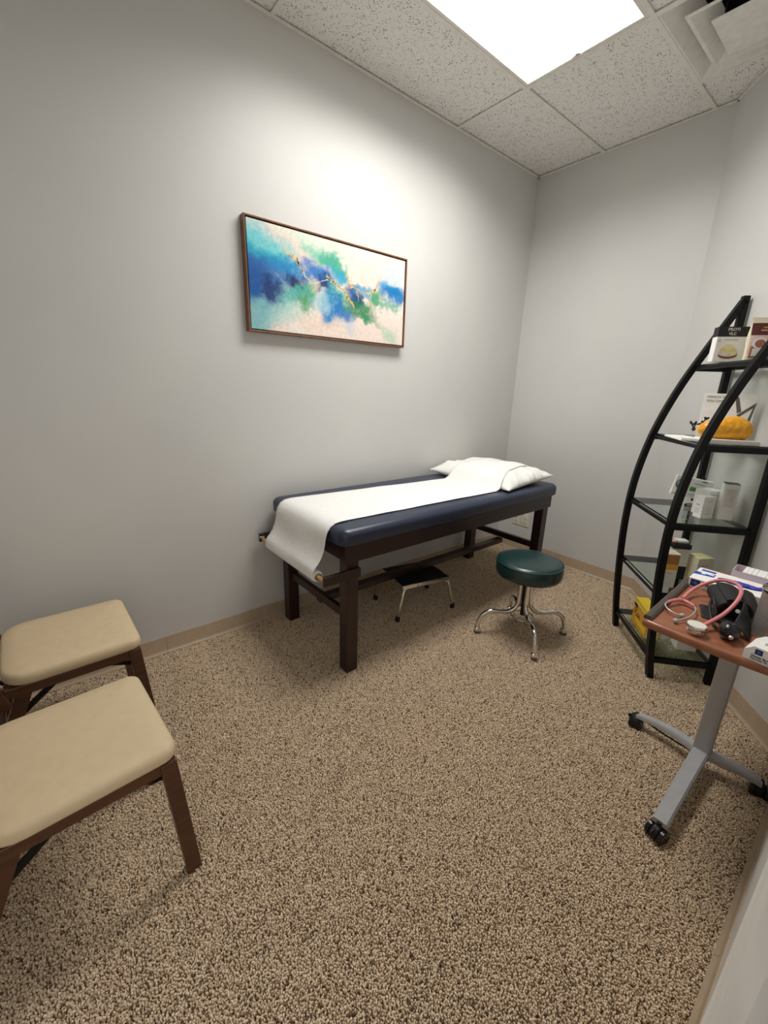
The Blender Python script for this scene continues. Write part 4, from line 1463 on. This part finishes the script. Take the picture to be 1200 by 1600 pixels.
# ------------------------------------------------------------------ things on the cart
# glove carton
gsz = (0.212, 0.142, 0.035)
gl = thing('glove_box', 'blue and white exam glove box at the back of the cart top', 'box', (1.921, -1.380, CT), R(1.0))
MB().box((0, 0, gsz[2] / 2), gsz, bev=0.0015, seg=1).done('carton', 'white', gl)
on_face(gl, gsz, 'front', 'rect', 0.008, 0.005, 0.036, 0.031, 'navyp')
star = []
for k in range(16):
    r_ = 0.012 if k % 4 == 0 else (0.0085 if k % 4 == 2 else 0.0035)
    star.append((0.022 + r_ * math.cos(k * math.pi / 8), 0.018 + r_ * math.sin(k * math.pi / 8)))
on_face(gl, gsz, 'front', 'poly', star, 0.0004, 'skyb')
on_face(gl, gsz, 'front', 'text', 'FitGuard', 0.043, 0.021, 0.020, 'ink', 0.0004)
on_face(gl, gsz, 'front', 'rect', 0.044, 0.005, 0.110, 0.008, 'grey')
on_face(gl, gsz, 'left', 'rect', 0.0, 0.0, 0.142, 0.035, 'navyp')
on_face(gl, gsz, 'top', 'poly', [(0.0, 0.052), (0.0, 0.086), (0.030, 0.086), (0.060, 0.098), (0.060, 0.064)], 0.0, 'blue')
on_face(gl, gsz, 'top', 'rect', 0.012, 0.108, 0.056, 0.126, 'blue')
on_face(gl, gsz, 'top', 'poly', [(0.018, 0.070), (0.030, 0.070), (0.034, 0.080), (0.056, 0.076), (0.058, 0.086), (0.040, 0.092), (0.022, 0.088)], 0.0003, 'white')
on_face(gl, gsz, 'top', 'oval', 0.070, 0.046, 0.200, 0.098, 'navyp')
# gloves showing in the slit
m = MB()
for k in range(7):
    m.sphere((0.012 + k * 0.012, 0.000 + 0.006 * math.sin(k * 2.3), gsz[2] + 0.001), 0.012, 10, (1.25, 1.1 + 0.3 * math.sin(k), 0.55), (0, 0, k * 0.7))
m.done('glove_tuft', 'violet', gl, smooth=180)
# open tray of small packets
ty = thing('packet_tray', 'open lilac tray filled with white packets behind the glove box', 'tray', (2.015, -1.262, CT), R(1.5))
tsx, tsy, tsz = 0.215, 0.088, 0.058
m = MB()
m.box((0, 0, 0.0015), (tsx, tsy, 0.003))
m.box((0, -tsy / 2, tsz / 2), (tsx, 0.002, tsz))
m.box((0, tsy / 2, tsz / 2), (tsx, 0.002, tsz))
m.box((-tsx / 2, 0, tsz / 2), (0.002, tsy, tsz))
m.box((tsx / 2, 0, tsz / 2), (0.002, tsy, tsz))
m.done('tray', 'lilac', ty)
for k in range(13):
    x = -0.074 + k * 0.0128 + (0.009 if k > 5 else 0)
    MB().box((x, 0.0, 0.031), (0.0122, 0.078, 0.056), (0, R(random.uniform(-1, 1)), 0), bev=0.001, seg=1).done('packet', 'white', ty)
# maroon roll
mr = MB().lathe([(0.004, 0), (0.017, 0.001), (0.020, 0.010), (0.019, 0.026), (0.012, 0.034), (0.003, 0.036)], 20).done('maroon_roll', 'maroon', smooth=50)
solo(mr, 'small maroon cap peeking out between packet tray and steel canister', 'cap', (2.075, -1.352, CT))
# steel canister
cn = thing('steel_canister', 'brushed steel canister with lid at the right edge of the cart', 'canister', (2.104, -1.652, CT))
MB().lathe([(0.066, 0.0), (0.068, 0.003), (0.068, 0.138), (0.069, 0.140)], 44).done('body', 'steel', cn, smooth=40)
MB().lathe([(0.069, 0.140), (0.0715, 0.142), (0.0715, 0.148), (0.066, 0.151), (0.040, 0.154), (0.002, 0.155)], 44).done('lid', 'chrome', cn, smooth=40)
MB().lathe([(0.006, 0.154), (0.006, 0.164), (0.012, 0.170), (0.010, 0.176), (0.002, 0.178)], 16).done('knob', 'chrome', cn, smooth=40)
# gauze carton at the near edge
zsz = (0.120, 0.088, 0.042)
gz = thing('gauze_box', 'white and blue gauze sponge box at the near edge of the cart', 'box', (2.118, -1.806, CT), R(-6))
m = MB()
# carton with bevelled upper left edges
rings = []
for y in (-zsz[1] / 2, zsz[1] / 2):
    rings.append([Vector((x, y, z)) for x, z in ((-0.060, 0.0), (0.060, 0.0), (0.060, 0.042), (-0.042, 0.042), (-0.060, 0.026))])
m.quadstrip(rings)
m.done('carton', 'white', gz)
on_face(gz, zsz, 'front', 'rect', 0.022, 0.022, 0.038, 0.037, 'navyp')
star2 = []
for k in range(16):
    r_ = 0.0062 if k % 4 == 0 else (0.004 if k % 4 == 2 else 0.0018)
    star2.append((0.030 + r_ * math.cos(k * math.pi / 8), 0.0295 + r_ * math.sin(k * math.pi / 8)))
on_face(gz, zsz, 'front', 'poly', star2, 0.0004, 'skyb')
on_face(gz, zsz, 'front', 'text', 'Gauze Sponges', 0.016, 0.016, 0.0085, 'ink', 0.0002)
on_face(gz, zsz, 'front', 'text', 'Esponjas de gasa', 0.016, 0.009, 0.0075, 'ink', 0.0001)
on_face(gz, zsz, 'front', 'rect', 0.016, 0.0028, 0.06, 0.0040, 'grey')
on_face(gz, zsz, 'front', 'poly', [(0.060, 0.036), (0.070, 0.030), (0.120, 0.012), (0.120, 0.041), (0.062, 0.041)], 0.0, 'blue')
on_face(gz, zsz, 'top', 'rect', 0.030, 0.030, 0.036, 0.046, 'grey')
on_face(gz, zsz, 'top', 'poly', [(0.055, 0.004), (0.12, 0.004), (0.12, 0.06), (0.09, 0.05)], 0.0, 'blue')

# blood-pressure cuff: rolled nylon band, flap, hose and bulb
cu = thing('blood_pressure_cuff', 'black blood pressure cuff with rolled band, hose and rubber bulb', 'blood pressure cuff', (1.965, -1.58, CT))
# band rolled round an axis lying mostly along the view direction
axis = Vector((0.45, -1.0, 0)).normalized()
sidev = Vector((axis.y, -axis.x, 0)) * -1
cc = Vector((1.957, -1.575, CT))
m = MB()
rings = []
nb = 46
for k in range(nb + 1):
    f = k / nb
    a = R(-80) + f * R(560)
    rr = 0.026 + 0.012 * f
    px = math.cos(a) * rr * 1.25
    pz = math.sin(a) * rr * 0.92 + 0.036
    pz = max(pz, 0.003 + 0.004 * f)
    wv = 0.004 * math.sin(f * 19)
    c0 = cc + sidev * px + Vector((0, 0, pz))
    o_ = (sidev * math.cos(a) + Vector((0, 0, math.sin(a)))) * 0.003
    rings.append([c0 - axis * (0.068 + wv) - o_, c0 + axis * (0.072 + wv) - o_, c0 + axis * (0.072 + wv) + o_, c0 - axis * (0.068 + wv) + o_])
m.quadstrip(rings)
m.done('rolled_band', 'fabric_black', cu, True, smooth=50)
# loose flap folded to the right
m = MB()
rows = []
for i in range(15):
    f = i / 14
    row = []
    for j in range(13):
        g = j / 12
        p = Vector((1.985, -1.455, 0)) * (1 - g) + Vector((2.000, -1.735, 0)) * g
        p = p + Vector((0.036 + 0.014 * g * g, -0.010 * g, 0)) * f
        hgt = 0.066 * (1 - f ** 1.6) * (0.35 + 0.65 * math.sin(math.pi * min(1, g * 0.85 + 0.12))) + 0.007 + 0.004 * math.sin(g * 11 + f * 5)
        row.append(Vector((p.x - 0.010 * math.sin(g * 6) * (1 - f), p.y, CT + max(0.004, hgt))))
    rows.append(row)
m.quadstrip(rows, False, False, False)
fl = m.done('flap', 'fabric_black', cu, True, smooth=180)
fs = fl.modifiers.new('thickness', 'SOLIDIFY')
fs.thickness = 0.004
# flat end of the band lying towards the ear tubes
m = MB()
rows = []
for i in range(13):
    f = i / 12
    row = []
    for j in range(7):
        g = j / 6
        p = Vector((1.893, -1.602, 0)).lerp(Vector((1.975, -1.60, 0)), f) + Vector((0.030, -0.085, 0)) * g
        row.append(Vector((p.x, p.y, CT + 0.006 + 0.010 * f * (1 - g) + 0.0025 * math.sin(f * 8 + g * 4))))
    rows.append(row)
m.quadstrip(rows, False, False, False)
fl = m.done('band_end', 'fabric_black', cu, True, smooth=180)
fs = fl.modifiers.new('thickness', 'SOLIDIFY')
fs.thickness = 0.004
m = MB()
m.tube([(1.955, -1.690, CT + 0.030), (1.940, -1.668, CT + 0.052), (1.930, -1.640, CT + 0.058), (1.930, -1.660, CT + 0.035), (1.955, -1.715, CT + 0.010), (1.978, -1.745, CT + 0.008), (1.996, -1.765, CT + 0.018)], 0.0042, 10, 6)
m.done('hose', 'black', cu, True, smooth=60)
m = MB()
bd = Vector((0.35, -1, -0.15)).normalized()
rot = Vector((0, 0, 1)).rotation_difference(bd).to_matrix().to_4x4()
m.lathe([(0.004, -0.036), (0.011, -0.033), (0.021, -0.020), (0.0255, -0.004), (0.025, 0.008), (0.020, 0.020), (0.010, 0.028), (0.004, 0.029)], 28, (2.006, -1.772, CT + 0.0262), rot)
bulb = m.done('bulb', 'black_gloss', cu, True, smooth=60)
MB().lathe([(0.0062, 0.0), (0.0062, 0.006), (0.0045, 0.009), (0.001, 0.0095)], 14, Vector((2.006, -1.772, CT + 0.0262)) + bd * 0.028, rot).done('valve', 'chrome', bulb, True, smooth=40)
MB().lathe([(0.006, 0.0), (0.006, 0.0025), (0.004, 0.003)], 12, (2.000, -1.683, CT + 0.056), (R(60), 0, R(20))).done('snap', 'steel', cu, True, smooth=40)

# stethoscope
sth = thing('stethoscope', 'pink stethoscope with steel ear tubes lying on the cart top', 'stethoscope', (1.89, -1.66, CT))
zt = CT
loop = [(1.946, -1.792, zt + 0.016), (1.951, -1.768, zt + 0.020), (1.974, -1.694, zt + 0.040), (1.988, -1.645, zt + 0.074), (1.982, -1.585, zt + 0.088), (1.956, -1.522, zt + 0.084), (1.910, -1.484, zt + 0.066), (1.872, -1.497, zt + 0.040), (1.852, -1.546, zt + 0.022), (1.850, -1.622, zt + 0.014)]
MB().tube(loop, 0.0056, 12, 7).done('tubing', 'pink', sth, True, smooth=60)
MB().tube([(1.828, -1.700, zt + 0.016), (1.838, -1.665, zt + 0.016), (1.850, -1.640, zt + 0.014), (1.868, -1.640, zt + 0.014), (1.892, -1.657, zt + 0.016)], [0.0045, 0.0056, 0.0075, 0.0056, 0.0045], 12, 6).done('yoke', 'pink', sth, True, smooth=60)
for pth, ctr in (([(1.828, -1.700, zt + 0.016), (1.830, -1.724, zt + 0.015), (1.846, -1.745, zt + 0.013), (1.868, -1.752, zt + 0.010), (1.880, -1.746, zt + 0.009)], (1.884, -1.744, zt + 0.0085)),
                 ([(1.892, -1.657, zt + 0.016), (1.903, -1.684, zt + 0.016), (1.906, -1.722, zt + 0.015), (1.902, -1.752, zt + 0.013), (1.892, -1.776, zt + 0.010), (1.886, -1.790, zt + 0.009)], (1.883, -1.796, zt + 0.0085))):
    tb_ = MB().tube(pth, 0.0024, 10, 6).done('ear_tube', 'steel', sth, True, smooth=60)
    MB().sphere(ctr, 0.0075, 14, (1, 1.15, 0.95)).done('ear_tip', 'grey', tb_, True, smooth=180)
ch = MB().lathe([(0.004, 0.001), (0.021, 0.0015), (0.0225, 0.004), (0.0225, 0.010), (0.019, 0.012), (0.017, 0.014), (0.019, 0.016), (0.0245, 0.018), (0.0262, 0.021), (0.0262, 0.026), (0.0255, 0.0285), (0.0235, 0.029)], 36, (1.938, -1.813, zt)).done('chest_piece', 'chrome', sth, True, smooth=40)
MB().lathe([(0.0235, 0.0), (0.0232, 0.0012), (0.002, 0.0016)], 36, (1.938, -1.813, zt + 0.0282)).done('diaphragm', 'offwhite', ch, True, smooth=40)

# ------------------------------------------------------------------ carpet pile
pile_me = bpy.data.meshes.new('carpet_pile')
pile_me.from_pydata([(x, y, 0.0005) for x, y in ROOM], [], [list(range(len(ROOM)))])
pile_me.materials.append(M['tuft'])
pile = link(bpy.data.objects.new('carpet_pile', pile_me))
tag(pile, 'speckled beige-brown loop pile carpet covering the whole floor', 'carpet', kind='stuff')
ng = bpy.data.node_groups.new('pile', 'GeometryNodeTree')
ng.interface.new_socket('Geometry', in_out='INPUT', socket_type='NodeSocketGeometry')
ng.interface.new_socket('Geometry', in_out='OUTPUT', socket_type='NodeSocketGeometry')
N = ng.nodes.new
gi, go = N('NodeGroupInput'), N('NodeGroupOutput')
PITCH = 0.0045
grid = N('GeometryNodeMeshGrid')
grid.inputs['Size X'].default_value = W
grid.inputs['Size Y'].default_value = -YN
grid.inputs['Vertices X'].default_value = int(W / PITCH)
grid.inputs['Vertices Y'].default_value = int(-YN / PITCH)
sp = N('GeometryNodeSetPosition')
ro = N('FunctionNodeRandomValue')
ro.data_type = 'FLOAT_VECTOR'
ro.inputs[0].default_value = (W / 2 - 0.0022, YN / 2 - 0.0022, 0.0)
ro.inputs[1].default_value = (W / 2 + 0.0022, YN / 2 + 0.0022, 0.0008)
cone = N('GeometryNodeMeshCone')
cone.fill_type = 'NGON'
cone.inputs['Vertices'].default_value = 5
cone.inputs['Radius Top'].default_value = 0.0019
cone.inputs['Radius Bottom'].default_value = 0.0025
cone.inputs['Depth'].default_value = 0.0074
sm = N('GeometryNodeSetMaterial')
sm.inputs['Material'].default_value = M['tuft']
ip = N('GeometryNodeInstanceOnPoints')
rr_ = N('FunctionNodeRandomValue')
rr_.data_type = 'FLOAT_VECTOR'
rr_.inputs[0].default_value = (-0.32, -0.32, 0.0)
rr_.inputs[1].default_value = (0.32, 0.32, 6.28)
rs_ = N('FunctionNodeRandomValue')
rs_.data_type = 'FLOAT'
rs_.inputs[2].default_value = 0.75
rs_.inputs[3].default_value = 1.35
L = ng.links.new
L(grid.outputs['Mesh'], sp.inputs['Geometry'])
L(ro.outputs[0], sp.inputs['Offset'])
L(sp.outputs[0], ip.inputs['Points'])
L(cone.outputs['Mesh'], sm.inputs['Geometry'])
L(sm.outputs[0], ip.inputs['Instance'])
L(rr_.outputs[0], ip.inputs['Rotation'])
L(rs_.outputs[1], ip.inputs['Scale'])
L(ip.outputs[0], go.inputs[0])
md = pile.modifiers.new('pile', 'NODES')
md.node_group = ng
